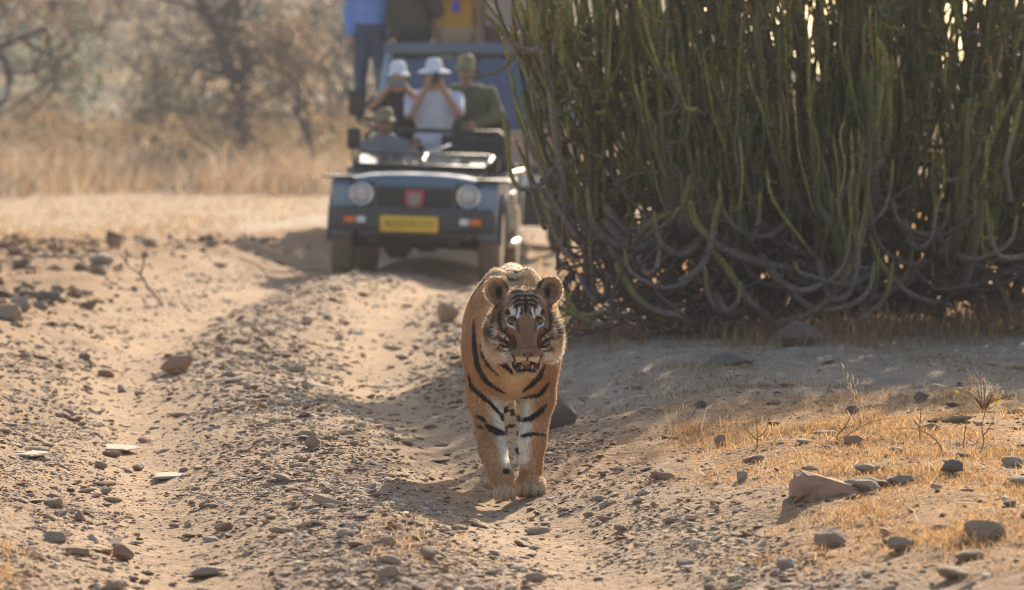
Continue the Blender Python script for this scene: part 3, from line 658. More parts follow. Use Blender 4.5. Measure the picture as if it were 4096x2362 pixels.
def tiger_colour(P, N):
    x, y, z = P.T; c = np.repeat(ORANGE[None], len(P), 0)
    inhead = ((P-HEAD_LOC)@HEAD_ROT); hx, hy, hz = inhead.T
    head = sstep(0.21, 0.185, np.sqrt((hx/1.0)**2+((hy-.01)/1.35)**2+((hz+.02)/1.15)**2))*sstep(.20, .165, hy)
    # body: cream chest, white belly and inner legs
    fr = sstep(.25, .05, y)*sstep(.30, .42, z)
    c = mixc(c, fr*sstep(.17, .05, np.abs(x-.0))*0.75, TAWNY)
    c = mixc(c, fr*np.exp(-((x-.01)/.055)**2-((z-.50)/.11)**2)*0.75, CREAM)
    leg = sstep(.44, .38, z); xl = np.where(x < .015, -.095+(.36-z)*0.22, .092-(.36-z)*.06)
    inner = sstep(-.012, .030, (x-xl)*np.where(x < .015, 1, -1))*leg*sstep(.10, .16, z)*sstep(.5, .3, y)
    c = mixc(c, inner*0.95, WHITE)
    belly = sstep(.50, .44, z)*sstep(.12, .3, y)*sstep(.38, .46, z+0.1); c = mixc(c, belly*(np.abs(x) < .15), WHITE)
    paw = sstep(.085, .05, z); c = mixc(c, paw*0.5, CREAM*0.8)
    c = mixc(c, sstep(.6, .9, y)*sstep(.09, .03, np.abs(x))*sstep(.6, .5, z)*.6, CREAM*.8)
    # flank, back, hind leg and tail stripes: bands across the body axis
    wob = fbm(z*7+3, x*9+y*2, 5, 3)*0.09
    s1 = np.sin((y+wob+0.10*np.abs(x)/.17)*2*np.pi/0.135); side = sstep(.20, .38, y)*sstep(-0.1, 0.1, vnoise(y*9, z*5+x*3, 9)-0.28)
    tp = sstep(.55, .85, s1)*side*sstep(.42, .55, z); c = mixc(c, tp, BLACK)
    sh = sstep(.05, .14, y)*sstep(.38, .25, y)*sstep(.76, .84, z)*sstep(.15, .5, np.sin((y+wob*1.4+np.abs(x)*0.5)*2*np.pi/.085)); c = mixc(c, sh, BLACK)
    hl = sstep(.3, .45, y)*sstep(.46, .40, z); sl = np.sin((z+0.35*wob+.25*np.abs(x))*2*np.pi/.074); c = mixc(c, hl*sstep(.25, .6, sl), BLACK)
    # back is paler along the spine: sunlit sheen painted into the coat
    c = mixc(c, sstep(.80, .90, z)*sstep(.05, .2, y)*0.8*(1-tp)*(1-sh), CREAM*1.1)
    # chest and foreleg stripes
    f = sstep(.34, .22, y)
    for pts, w in (([B1(250, 690), B1(255, 860), B1(262, 1000), B1(290, 1170), B1(370, 1310), B1(480, 1390), B1(575, 1445)], .0105),
                   ([B1(320, 900), B1(340, 1040), B1(400, 1150), B1(510, 1255)], .006), ([B1(188, 1250), B1(220, 1380), B2(290, 290), B2(430, 410), B2(560, 550)], .0085),
                   ([B1(985, 1140), B1(930, 1270), B1(840, 1360), B1(755, 1425)], .010), ([B2(935, 235), B2(890, 300), B2(840, 350), B2(700, 372)], .0085),
                   ([B1(395, 930), B1(470, 1040), B1(560, 1130), B1(655, 1225)], .012), ([B2(310, 515), B2(370, 535), B2(410, 575)], .006), ([B2(405, 590), B2(440, 620), B2(500, 650), B2(575, 665)], .012), ([B2(330, 600), B2(390, 615)], .004),
                   ([B2(905, 430), B2(850, 490), B2(780, 545), B2(690, 562)], .010), ([B2(905, 685), B2(800, 668), B2(740, 678), B2(690, 695)], .007),
                   ([B2(520, 500), B2(545, 540), B2(580, 570)], .010), ([B2(540, 945), B2(600, 965)], .010)):
        m = stroke(x, z, pts, w*1.15)*f*(1-head); c = mixc(c, m, BLACK)
    # ---- face
    g = np.repeat(BROWN[None], len(P), 0)*1.05
    g = mixc(g, sstep(.02, .12, hz)*0.6, ORANGE)
    side_ = np.abs(hx); ruff = sstep(.105, .135, side_)*sstep(.06, .0, hz); g = mixc(g, ruff, CREAM)
    g = mixc(g, sstep(.075, .11, side_)*sstep(.07, -.02, hz)*0.55, TAWNY)
    g = mixc(g, sstep(-.176, -.186, hz), WHITE)                                        # chin
    g = mixc(g, sstep(-.130, -.142, hz)*sstep(.075, .05, side_)*sstep(-.02, -.06, hy)*0.85, CREAM)   # lips
    g = mixc(g, sstep(-.10, -.14, hz)*sstep(.05, .09, side_)*0.8, CREAM)
    def sym(cols):
        nonlocal g
        for pts, w, col in cols:
            q = [HD(a, b) for a, b in pts]
            for sg in (-1, 1):
                g = mixc(g, stroke(hx*sg, hz, q, w*(.80 if col is K else .78), .003)*sstep(.16, .11, hy), col)
    W, K = WHITE*np.array([.80, .80, .82]), BLACK  # face white greyed, with shade put into its colour
    sym([([(655, 545), (640, 590), (615, 640)], .021, W), ([(705, 560), (700, 610), (685, 660)], .014, W), ([(600, 655), (565, 690)], .004, W),
         ([(572, 690), (595, 738), (640, 756), (662, 772)], .0055, W), ([(452, 740), (455, 800), (475, 850)], .014, W), ([(515, 850), (545, 880)], .017, W), ([(578, 880), (600, 900)], .012, W),
         ([(430, 880), (520, 960), (600, 1000)], .016, CREAM), ([(520, 600), (490, 690), (480, 760)], .010, TAWNY),
         ([(700, 1085), (775, 1085)], .014, CREAM),
         # eye lids and tear lines
         ([(585, 690), (605, 670), (640, 660), (680, 690), (690, 745)], .007, K), ([(590, 700), (620, 728), (655, 735)], .0055, K), ([(668, 715), (690, 760), (700, 800)], .009, K),
         # brow, temple and cheek stripes
         ([(600, 575), (590, 610), (620, 630)], .012, K), ([(660, 545), (685, 555), (680, 640)], .0055, K), ([(545, 560), (520, 640), (512, 720), (530, 790), (570, 830)], .0085, K),
         ([(480, 610), (462, 700), (435, 780), (430, 850), (470, 900)], .0095, K), ([(488, 830), (510, 870), (560, 905), (600, 925)], .009, K), ([(500, 930), (560, 970), (620, 975)], .007, K),
         ([(560, 800), (600, 850), (615, 905)], .005, K), ([(440, 560), (420, 640), (415, 700)], .006, K), ([(545, 500), (500, 560), (485, 610)], .006, K),
         ([(398, 700), (392, 790), (415, 880)], .0055, K), ([(372, 780), (385, 880), (430, 960)], .0045, K), ([(450, 925), (520, 1000), (590, 1035)], .0055, K), ([(545, 905), (600, 950), (640, 960)], .004, K), ([(590, 760), (560, 790), (548, 820)], .004, K), ([(610, 1000), (640, 1060), (650, 1110)], .005, K), ([(640, 1100), (650, 1170), (690, 1190), (775, 1195)], .011, K),
         # forehead
         ([(775, 400), (700, 398), (640, 420)], .0068, K), ([(775, 435), (690, 440), (630, 475)], .0078, K), ([(770, 480), (700, 480), (645, 515)], .0082, K), ([(765, 530), (720, 520), (670, 540), (650, 570)], .0082, K),
         ([(735, 560), (730, 600), (708, 640)], .006, K), ([(620, 440), (590, 480), (560, 520)], .005, K), ([(775, 365), (720, 365), (680, 375)], .006, K)])
    g = mixc(g, stroke(hx, hz, [HD(775, 430), HD(775, 500), HD(775, 560), HD(770, 610)], .009), BLACK)
    # nose leather, mouth
    nose = sstep(.001, -.001, np.abs(hx)-.024*np.clip((hz+.143)/.026, 0, 1)**.6)*sstep(-.110, -.114, hz)*sstep(-.10, -.125, hy); g = mixc(g, nose, np.array([0.20, 0.095, 0.075]))
    for sg in (-1, 1): g = mixc(g, sstep(.006, .004, np.hypot((hx*sg-.014)/1.3, hz+.126))*sstep(-.12, -.14, hy), BLACK)
    g = mixc(g, sstep(-.13, -.06, hy)*0+sstep(.05, .03, np.abs(hx))*sstep(.01, -.03, hz)*sstep(-.112, -.10, hz)*0.45, BROWN*0.8)
    g = mixc(g, sstep(.006, .002, np.abs(hx))*sstep(-.138, -.142, hz)*sstep(-.162, -.156, hz)*sstep(-.1, -.13, hy), BLACK)
    mouth = sstep(1.15, .98, np.sqrt((hx/.040)**2+((hz+.170)/.0155)**2))*sstep(-.03, -.05, hy)*sstep(-.168, -.150, hy); g = mixc(g, mouth, np.array([0.10, 0.03, 0.025]))
    lipb = sstep(1.15, 1.0, np.sqrt((hx/.040)**2+((hz+.175)/.017)**2))*sstep(-.166, -.174, hz)*sstep(-.02, -.05, hy); g = mixc(g, lipb, BLACK)
    # ears: brown-grey inside, black rim at the back
    for sg in (-1, 1):
        e = np.sqrt(((hx*sg-.106)/.061)**2+((hz-.115)/.067)**2); ear = sstep(1.12, 1.0, e)*sstep(.05, .075, hz)*sstep(.05, .06, hx*sg)
        g = mixc(g, ear, np.array([0.42, 0.27, 0.17])); 
        g = mixc(g, ear*sstep(.098, .108, hy), BLACK); g = mixc(g, ear*sstep(.80, .92, e)*0.55, BLACK)
        g = mixc(g, ear*sstep(.022, .010, np.hypot((hx*sg-.098)/.8, (hz-.100)/1.3))*0.9, BLACK)
    c = c*(1-head[:, None])+g*head[:, None]; c = c*(1+.22*fbm(x*22+y*4, z*6+y*9, 43, 3))[:, None]
    return c
def fur_mat():
    m = attr_mat('fur', rough=0.40, var=0.05, scale=20, trans=0.72, spec=0.55); n = m.node_tree.nodes; l = m.node_tree.links; tr = next(q for q in n if q.type == 'BSDF_TRANSLUCENT'); src = tr.inputs[0].links[0].from_socket
    g = n.new('ShaderNodeGamma'); g.inputs[1].default_value = 0.55; l.new(src, g.inputs[0]); l.new(g.outputs[0], tr.inputs[0]); return m     # light passing through a hair is paler than its surface
def make_tiger():
    xs = axis(-.24, .26, .0045); ys = np.concatenate([axis(-.66, -.13, .0045), np.arange(-.122, .2, .007), np.arange(.208, 2.1, .012)]); zs = axis(-.03, .98, .0045)
    P, Q = surf_nets(sdf_field(tiger_prims(), xs, ys, zs), xs, ys, zs)
    P = relax(P, Q, 2, 0.4); N = vnormals(P, Q); c = tiger_colour(P, N)
    root = empty('tiger', (TX, TY, h1(.05, TY)+0.004)); tag(root, 'striped orange tiger walking along the right wheel rut with its mouth open', 'tiger')
    body = link('body', mesh_np('body', P, Q, True, c), attr_mat('tiger_skin', rough=0.8, var=0.12, scale=60, spec=0.15, sheen=0.3), root)
    # ---- fur: short blades laid along the body, longer in the ruff and on the chin
    r = np.random.default_rng(31); tri = np.concatenate([Q[:, [0, 1, 2]], Q[:, [0, 2, 3]]])
    a = P[tri[:, 0]]; e1 = P[tri[:, 1]]-a; e2 = P[tri[:, 2]]-a; ar = np.linalg.norm(np.cross(e1, e2), axis=1)
    wgt = ar*np.where(a[:, 1] < .3, 1.0, 0.45); n = 260000; t = r.choice(len(tri), n, p=wgt/wgt.sum()); u, v = r.random(n), r.random(n); fl = u+v > 1; u[fl] = 1-u[fl]; v[fl] = 1-v[fl]
    p = a[t]+e1[t]*u[:, None]+e2[t]*v[:, None]; nn = N[tri[t, 0]]
    col = tiger_colour(p, nn)*r.uniform(0.82, 1.18, (n, 1))
    hl = ((p-HEAD_LOC)@HEAD_ROT); L = np.full(n, .0135); mouth = (np.abs(hl[:, 0]) < .045) & (np.abs(hl[:, 2]+.170) < .020) & (hl[:, 1] < -.02); nose = (np.hypot(hl[:, 0], hl[:, 2]+.124) < .022) & (hl[:, 1] < -.12); eye = np.hypot(np.abs(hl[:, 0])-.054, hl[:, 2]) < .020
    ishead = np.linalg.norm((hl-np.array([0, .01, -.02]))/np.array([1, 1.35, 1.15]), axis=1) < .2
    face = ishead & (hl[:, 1] < .02) & (np.abs(hl[:, 0]) < .085); L[face] = .0045; L[mouth | nose | (eye & ishead)] = 0.0
    rf = ishead & (np.abs(hl[:, 0]) > .10) & (hl[:, 2] < .04); L[rf] = r.uniform(.012, .036, rf.sum()); ch = ishead & (hl[:, 2] < -.195); L[ch] = r.uniform(.010, .026, ch.sum())
    L[(p[:, 2] < .06)] = .006; L = L*r.uniform(.6, 1.3, n)
    down = np.array([0, .25, -1.0]); flow = np.repeat(down[None], n, 0); flow[p[:, 1] > .1] = (0, 1.0, -.35)
    oh = np.stack([hl[:, 0]*2.2, np.full(n, .55), hl[:, 2]*1.3-.05], 1)/np.maximum(np.linalg.norm(hl, axis=1), .05)[:, None]*.15; flow[ishead] = (oh@HEAD_ROT.T)[ishead]*6
    tang = flow-nn*(flow*nn).sum(1, keepdims=True); tang /= np.maximum(np.linalg.norm(tang, axis=1), 1e-6)[:, None]
    d = tang*0.9+nn*r.uniform(.15, .5, (n, 1))+r.normal(0, .09, (n, 3)); d /= np.linalg.norm(d, axis=1)[:, None]
    side = np.cross(d, nn+r.normal(0, .3, (n, 3))); side /= np.maximum(np.linalg.norm(side, axis=1), 1e-6)[:, None]; w = r.uniform(.0006, .0012, n)[:, None]
    k = L > .001; p, d, side, w, L, col, n2 = p[k], d[k], side[k], w[k], L[k][:, None], col[k], k.sum()
    V = np.stack([p-side*w, p+side*w, p+d*L], 1).reshape(-1, 3); F = np.arange(n2*3).reshape(-1, 3)
    tag(link('fur', mesh_np('fur', V, F, True, np.repeat(col, 3, 0)), fur_mat(), root), kind='stuff')
    # ---- eyes, teeth, tongue, whiskers
    M = Matrix(HEAD_ROT.tolist()); H = Vector(HEAD_LOC)
    def hp(v): return H+M@Vector(v)
    em = mat('tiger_iris', (0.36, 0.27, 0.075), rough=0.12, var=0.3, scale=60, spec=0.8); pm = mat('pupil', (0.005, 0.005, 0.005), rough=0.08, var=0.0, spec=0.8)
    for s in (-1, 1):
        mb = MB(); mb.lathe([(-.0140*math.cos(a_), .0140*math.sin(a_)) for a_ in np.linspace(.02, 3.1, 12)], 'y', (0, 0, 0), 16); e = mb.build('eye', em, root); e.location = hp((s*.054, -.0078, .0)); e.rotation_euler = (R(2), 0, R(4))
        mb = MB(); mb.lathe([(-.0147, .0005), (-.0143, .0032), (-.0134, .0042)], 'y', (0, 0, 0), 14); q = mb.build('pupil', pm, e)
    tm = mat('tongue', (0.72, 0.30, 0.16), rough=0.45, var=0.2, scale=60); im = mat('tooth', (0.80, 0.66, 0.42), rough=0.35, var=0.1, scale=60)
    mb = MB(); V = []; F = []
    for i, t in enumerate(np.linspace(0, 1, 9)):
        for j, q in enumerate(np.linspace(-1, 1, 9)):
            ww = .033*(1-.6*t**5); V.append((q*ww, -.055-.088*t, -.1755+.006*(q*q)-.004*t+.002*math.sin(t*5)))
    for i in range(8):
        for j in range(8): F.append((i*9+j, i*9+j+1, i*9+j+10, i*9+j+9))
    b0 = len(V); V += [(a_, b_, c_-.004) for a_, b_, c_ in V]; F += [tuple(reversed([i+b0 for i in f])) for f in F[:64]]
    mb.add([hp(v) for v in V], F, True); mb.build('tongue', tm, root)
    for s in (-1, 1):
        pass
        mb = MB(); mb.tube([hp((s*.021, -.122, -.186)), hp((s*.0212, -.126, -.178)), hp((s*.021, -.127, -.170))], [.0036, .0028, .0008], 8); mb.build('lower_canine', im, root)
    wm = mat('whisker', (0.85, 0.80, 0.70), rough=0.4, var=0.05, trans=0.3); rr = random.Random(4)
    for s in (-1, 1):
        for i in range(11):
            z0 = -.118-.0060*(i % 6)+rr.uniform(-.002, .002); x0 = .040+.010*(i//6)+rr.uniform(-.004, .004); ln = rr.uniform(.09, .15); up = rr.uniform(-.55, .12)
            pts = [hp((s*(x0+ln*t*(1-.25*t)), -.125+.05*t+.04*t*t, z0+ln*t*(up*.5-.28*t))) for t in np.linspace(0, 1, 7)]
            mb = MB(); mb.tube(pts, [.0011*(1-.75*t) for t in np.linspace(0, 1, 7)], 5); mb.build('whisker', wm, root)
    cm = mat('claw', (0.25, 0.20, 0.15), rough=0.4)
    return root
tiger = make_tiger()
# ------------------------------------------------------------------ the big thorny succulent shrub on the right
def smooth_path(ctrl, n):
    """Catmull-Rom through the control points"""
    C = [np.array(c, float) for c in ctrl]; C = [2*C[0]-C[1]]+C+[2*C[-1]-C[-2]]; out = []; m = len(C)-3
    for i in range(n):
        t = i/(n-1)*m; k = min(int(t), m-1); f = t-k; a, b, c, d = C[k:k+4]
        out.append(0.5*((2*b)+(c-a)*f+(2*a-5*b+4*c-d)*f*f+(3*b-a-3*c+d)*f**3))
    return np.array(out)
def tube_np(path, rad, nseg=6):
    n = len(path); T = np.gradient(path, axis=0); T /= np.linalg.norm(T, axis=1)[:, None]+1e-9
    ref = np.array([0.31, -0.2, 0.93]) if abs(T[0, 2]) < .8 else np.array([1.0, 0.1, 0]); A = np.cross(T, ref); A /= np.linalg.norm(A, axis=1)[:, None]+1e-9; Bn = np.cross(T, A)
    th = np.linspace(0, 2*np.pi, nseg, endpoint=False)
    V = path[:, None]+(A[:, None]*np.cos(th)[None, :, None]+Bn[:, None]*np.sin(th)[None, :, None])*np.asarray(rad)[:, None, None]
    i = np.arange(n*nseg).reshape(n, nseg); j = np.roll(i, -1, 1)
    F = np.stack([i[:-1], j[:-1], j[1:], i[1:]], -1).reshape(-1, 4); return V.reshape(-1, 3), F
GREEN = np.array([0.155, 0.16, 0.042]); GREEN2 = np.array([0.26, 0.24, 0.07]); DULL = np.array([0.11, 0.125, 0.06]); WOOD = np.array([0.23, 0.18, 0.145]); WOOD2 = np.array([0.17, 0.12, 0.095]); TIP = np.array([0.42, 0.20, 0.08])
def stem_geo(path, r0, r1, r, wood=0.25, nseg=6):
    """a fleshy stem: knobbly, woody grey-brown at its foot and green above with reddish leaf buds at the tip"""
    n = len(path); t = np.linspace(0, 1, n); rad = (r0+(r1-r0)*t)*(1+.10*np.where(np.arange(n) % 2, 1, -1)+r.normal(0, .05, n)); rad[-1] *= 0.35; rad[-2] *= .9
    V, F = tube_np(path, rad, nseg); g = (GREEN if r.random() < .35 else (GREEN2 if r.random() < .65 else DULL))*r.uniform(.6, 1.6)
    w = sstep(wood+.18, wood-.05, t)[:, None]; wc = (WOOD if r.random() < .6 else WOOD2)*r.uniform(.8, 1.15); c = g*(1-w)+wc*w
    tip = sstep(.90, 1.0, t)[:, None]*(0.7 if r.random() < .6 else 0.2); c = c*(1-tip)+TIP*tip
    C = np.repeat(c, nseg, 0)*r.uniform(.6, 1.4, (n*nseg, 1)); return V, F, C
st_m = attr_mat('succulent_stem', rough=0.75, var=0.5, scale=70, bump=1.0, bscale=110, spec=0.25)
def buds(path, r, k):
    """tiny reddish leaves round a stem tip: small faces"""
    V = []; n = len(path)
    for _ in range(k):
        i = int(n-1-abs(r.normal(0, n*.26))); i = max(2, min(n-1, i)); p = path[i]; a = r.uniform(0, 6.28); d = np.array([math.cos(a), math.sin(a), r.uniform(.2, .9)]); d /= np.linalg.norm(d)
        s = np.cross(d, [0, 0, 1.0])+r.normal(0, .3, 3); s /= np.linalg.norm(s); q = p+d*.016; L = r.uniform(.012, .028); w = r.uniform(.005, .010); V += [q-s*w*.5, q+d*L*.5+s*w, q+d*L, q+d*L*.5-s*w]
    return V
def make_shrub():
    r = np.random.default_rng(77); root = empty('succulent_shrub', (2.1, 30.0, h1(2.1, 30.0))); tag(root, 'huge thicket of upright green succulent stems on grey arching branches beside the track', 'shrub')
    inv = Vector(root.location); out = []
    def base_xy():
        while True:
            x, y = r.uniform(.5, 4.3), r.uniform(29.0, 32.4)
            if ((x-2.5)/2.0)**2+((y-30.8)/1.75)**2 < 1: return x, y
    CX, CY = 2.15, 30.7
    def limit(x, y): return min(3.95-0.5*((x-2.7)/2.1)**2, 2.35+1.5*max(x-.55, 0))                      # height of the crown
    # woody limbs arch out from the crown's foot, sag, and turn upward
    limbs = []
    for i in range(95):
        a = r.uniform(0, 2*np.pi); a = a if r.random() < .35 else r.uniform(np.pi*.95, np.pi*2.05)     # more of them on the side of the track
        bx, by = CX+r.normal(0, .8), CY+r.normal(0, .5); L = r.uniform(.6, 1.75); z0 = h1(bx, by); d = np.array([math.cos(a), math.sin(a)*.8])
        h0 = r.uniform(.25, 1.15); sag = r.uniform(.05, .40)
        ctrl = [(bx, by, z0+.0), (bx+d[0]*L*.22, by+d[1]*L*.22, z0+h0*.8), (bx+d[0]*L*.5, by+d[1]*L*.5, z0+h0*.85-sag*.3), (bx+d[0]*L*.8, by+d[1]*L*.8, z0+h0*.75-sag*.4+.05), (bx+d[0]*L*1.0, by+d[1]*L, z0+h0+.25), (bx+d[0]*L*1.06, by+d[1]*L*1.06, z0+h0+r.uniform(.6, 1.1))]
        P = smooth_path(ctrl, 18); P[:, 2] = np.maximum(P[:, 2], z0+.06); P[:, 1] = np.maximum(P[:, 1], 28.55+.05*r.random()); P[:, 0] = np.maximum(P[:, 0], .28+.25*r.random()); limbs.append(P)
    # explicit limbs of the photograph, drawn by pixel with the depth of the shrub's near side
    expl = [([(566, 210, 34.2), (545, 62, 34.1), (530, 52, 34.05), (508, 40, 34.0), (495, 24, 33.95), (481, 11, 33.9)], .030, .013), ([(520, 49, 34.05), (505, 66, 34.0), (490, 74, 34.0), (463, 78, 33.95)], .014, .010),
            ([(570, 235, 34.1), (556, 170, 34), (544, 182, 33.95), (525, 190, 33.9), (512, 178, 33.9), (507, 140, 33.9), (503, 112, 33.9)], .022, .014), ([(556, 178, 34), (535, 158, 33.95), (522, 128, 33.95), (514, 108, 33.9)], .015, .012), ([(575, 235, 34), (562, 215, 34), (548, 190, 34), (541, 160, 34), (528, 118, 34), (521, 92, 34)], .018, .012),
            ([(575, 262, 33.8), (560, 245, 33.8), (548, 215, 33.8), (540, 190, 33.8)], .016, .012), ([(740, 330, 34.2), (800, 318, 33.9), (828, 300, 33.8), (850, 268, 33.8), (862, 236, 33.8), (868, 200, 33.8)], .034, .022),
            ([(680, 282, 33.8), (700, 268, 33.8), (712, 240, 33.8), (716, 214, 33.8), (722, 196, 33.8)], .032, .022), ([(790, 270, 34.2), (745, 258, 34), (716, 244, 33.9), (696, 222, 33.9), (690, 200, 33.9)], .036, .028), ([(620, 246, 34), (645, 236, 33.9), (668, 222, 33.8), (684, 200, 33.8), (690, 175, 33.8)], .020, .018),
            ([(628, 276, 34.1), (632, 255, 34), (640, 235, 33.9), (650, 222, 33.9), (672, 212, 33.9)], .028, .022), ([(820, 228, 34.2), (850, 185, 34), (872, 170, 33.8), (884, 155, 33.8), (890, 120, 33.7), (886, 60, 33.7), (877, 38, 33.7)], .028, .020),
            ([(877, 170, 33.8), (868, 168, 33.8), (860, 158, 33.8), (855, 152, 33.8)], .020, .018), ([(950, 305, 34.2), (925, 300, 34), (905, 290, 33.9), (880, 262, 33.9), (870, 235, 33.9)], .024, .018), ([(800, 345, 34.3), (770, 320, 34), (745, 296, 33.9), (728, 270, 33.9), (712, 250, 33.9)], .038, .026),
            ([(830, 340, 33.9), (850, 326, 33.8), (870, 312, 33.8), (886, 296, 33.8), (893, 262, 33.8)], .026, .018), ([(1024, 256, 33.9), (1004, 258, 33.7), (994, 246, 33.7), (988, 222, 33.7), (985, 200, 33.7)], .022, .017), ([(1010, 200, 33.9), (1006, 165, 33.7), (1014, 130, 33.7), (1022, 100, 33.7)], .022, .018),
            ([(700, 330, 34), (680, 316, 33.8), (660, 312, 33.8), (640, 300, 33.8), (625, 280, 33.8), (615, 262, 33.8)], .030, .024), ([(640, 340, 33.9), (612, 328, 33.8), (590, 322, 33.8), (575, 310, 33.8), (565, 290, 33.8)], .024, .018), ([(660, 330, 34.2), (636, 320, 33.9), (606, 312, 33.8), (582, 316, 33.8), (556, 306, 33.8)], .026, .016)]
    ob = 0
    for pts, ra, rb in expl:
        P = smooth_path([at_depth(p[0], p[1], p[2]-5.0) for p in pts], 22); n = len(P); rad = np.linspace(ra, rb, n)*.80*(1+r.normal(0, .04, n)); rad[-1] *= .5
        V, F = tube_np(P, rad, 8); t = np.linspace(0, 1, n)[:, None]; g = GREEN2*r.uniform(.8, 1.2); w = sstep(.75, .45, t); c = WOOD*r.uniform(.9, 1.25)*w+g*(1-w)
        c = np.repeat(c, 8, 0)*r.uniform(.8, 1.2, (n*8, 1)); link('branch', mesh_np('branch', V-np.array(inv), F, True, c), st_m, root); ob += 1
    for i in range(38):                                                    # low grey arcs that sag to the ground and turn up again
        px, py, d0 = r.uniform(575, 1040), r.uniform(225, 318), r.uniform(28.5, 29.4); W_, H_ = r.uniform(16, 85)*r.choice([-1, 1]), r.uniform(14, 60)
        P = smooth_path([at_depth(px, py-H_*.6, d0+.5), at_depth(px+W_*.22, py-H_*.1, d0+.25), at_depth(px+W_*.5, py+r.uniform(0, 6), d0+.08), at_depth(px+W_*.82, py-H_*.12, d0), at_depth(px+W_, py-H_*.5, d0), at_depth(px+W_*1.06, py-H_*1.15, d0)], 20)
        P[:, 2] = np.maximum(P[:, 2], HT(P[:, 0], P[:, 1])+.02); n = len(P); rad = np.linspace(r.uniform(.017, .028), r.uniform(.010, .015), n)*(1+r.normal(0, .06, n)); rad[-1] *= .5; V, F = tube_np(P, rad, 7)
        t = np.linspace(0, 1, n)[:, None]; w = sstep(1.05, .7, t); c = WOOD*r.uniform(.65, 1.25)*w+GREEN2*(1-w); c = np.repeat(c, 7, 0)*r.uniform(.75, 1.25, (n*7, 1)); link('branch', mesh_np('branch', V-np.array(inv), F, True, c), st_m, root)
    limbs = [P for P in limbs if P[-1, 2] > P[10, 2]-.05 and P[-1, 0] > .45]
    for P in limbs[:90]:
        n = len(P); rad = np.linspace(r.uniform(.022, .036), r.uniform(.013, .018), n)*(1+r.normal(0, .06, n)); V, F = tube_np(P, rad, 7)
        t = np.linspace(0, 1, n)[:, None]; w = sstep(.95, .6, t); c = (WOOD if r.random() < .65 else WOOD2)*r.uniform(.75, 1.2)*w+GREEN*(1-w); c = np.repeat(c, 7, 0)*r.uniform(.75, 1.25, (n*7, 1))
        link('branch', mesh_np('branch', V-np.array(inv), F, True, c), st_m, root)
    # upright stems rise from the limbs and from one another
    stems = []
    def rise(p, L, lean, out_dir, wood):
        a = r.uniform(0, 6.28); e = np.array([out_dir[0]*lean, out_dir[1]*lean, 0])+np.array([math.cos(a), math.sin(a)*.6, 0])*abs(r.normal(0, .24)); wob = r.normal(0, .022, (4, 3)); k = L*.25
        b = np.array([math.cos(a), math.sin(a), 0])*r.uniform(.02, .12)                     # the elbow at its foot
        ctrl = [p-b, p+np.array([0, 0, k*.22])+wob[0]*.3, p+b*.25+e*L*.36+np.array([0, 0, L*.40])+wob[1]*L, p+b*.3+e*L*.60+np.array([0, 0, L*.72])+wob[2]*L, p+b*.3+e*L*.68+np.array([0, 0, L])+wob[3]*L]
        P = smooth_path(ctrl, 22); P[3:, 2] = np.maximum.accumulate(P[3:, 2]); return P, wood
    for i in range(3500):
        if i < 900:                                                        # from limbs
            P = limbs[r.integers(0, len(limbs))]; p = P[r.integers(7, len(P))]+r.normal(0, .015, 3); wood = r.uniform(.05, .35); L = r.uniform(.25, .8)
        else:                                                              # fill the crown: denser toward the top
            x, y = base_xy(); g = h1(x, y); u = r.random()**.85; p = np.array([x, y, g+.38+u*(limit(x, y)-.95)]); wood = r.uniform(-.1, .25); L = r.uniform(.28, .78)
            if x < 1.2: p[2] = max(p[2], g+.40+(1.2-x)*.8)
            if i > 1400 and r.random() < .55:                              # forks: a stem leaves the side of another
                Q = stems[r.integers(0, len(stems))][0]; q = Q[r.integers(5, 14)]
                if q[2] < g+limit(q[0], q[1])-.25: p = q.copy(); L *= .75; wood = -.1
        od = np.array([p[0]-CX, p[1]-CY]); od /= np.linalg.norm(od)+.2
        P, wd_ = rise(p, L, r.uniform(.1, .8)*(1 if p[2] < 1.8 else .5), od, wood); stems.append((P, wd_, r.uniform(.0075, .0135)))
    for i in range(34):                                                    # the leaning fringe on the side of the track
        px, py = r.uniform(540, 575), r.uniform(60, 235); p = at_depth(px, py, r.uniform(29.2, 30.4)); P, wd_ = rise(p, r.uniform(.5, 1.1), r.uniform(.05, .4), np.array([-1, -.2]), .1); stems.append((P, wd_, r.uniform(.009, .014)))
    for i in range(40):
        px, py = r.uniform(528, 600), r.uniform(-30, 60); p = at_depth(px+8, py+60, r.uniform(29.0, 30.2)); P, wd_ = rise(p, r.uniform(.35, .65), r.uniform(.0, .25), np.array([-1, -.1]), -.1); stems.append((P, wd_, r.uniform(.009, .014)))
    for i in range(650):                                                   # the far side of the thicket
        x, y = r.uniform(.55, 4.4), r.uniform(31.2, 32.6); p = np.array([x, y, h1(x, y)+.2+r.random()*max(limit(x, y)-.8, .5)]); P, wd_ = rise(p, r.uniform(.4, .9), r.uniform(0, .3), np.array([0, 1.0]), 0); stems.append((P[::2], wd_, r.uniform(.011, .018)))
    near = sorted(range(len(stems)), key=lambda i: stems[i][0][:, 1].mean()+(5 if stems[i][0][0, 2] > 2.9 or stems[i][0][0, 0] > 3.1 else 0))
    single = set(near[:265]); VV, FF, CC, o = [], [], [], 0; LV = []
    for i, (P, wd_, rad) in enumerate(stems):
        V, F, C = stem_geo(P, rad*1.1, rad*.82, r, wd_, 6)
        if r.random() < .8: LV += buds(P, r, int(r.integers(6, 20)))
        if i in single: link('stem', mesh_np('stem', V-np.array(inv), F, True, C), st_m, root)
        else: VV.append(V); FF.append(F+o); CC.append(C); o += len(V)
    tag(link('stem_mass', mesh_np('stem_mass', np.concatenate(VV)-np.array(inv), np.concatenate(FF), True, np.concatenate(CC)), st_m, root), kind='stuff')
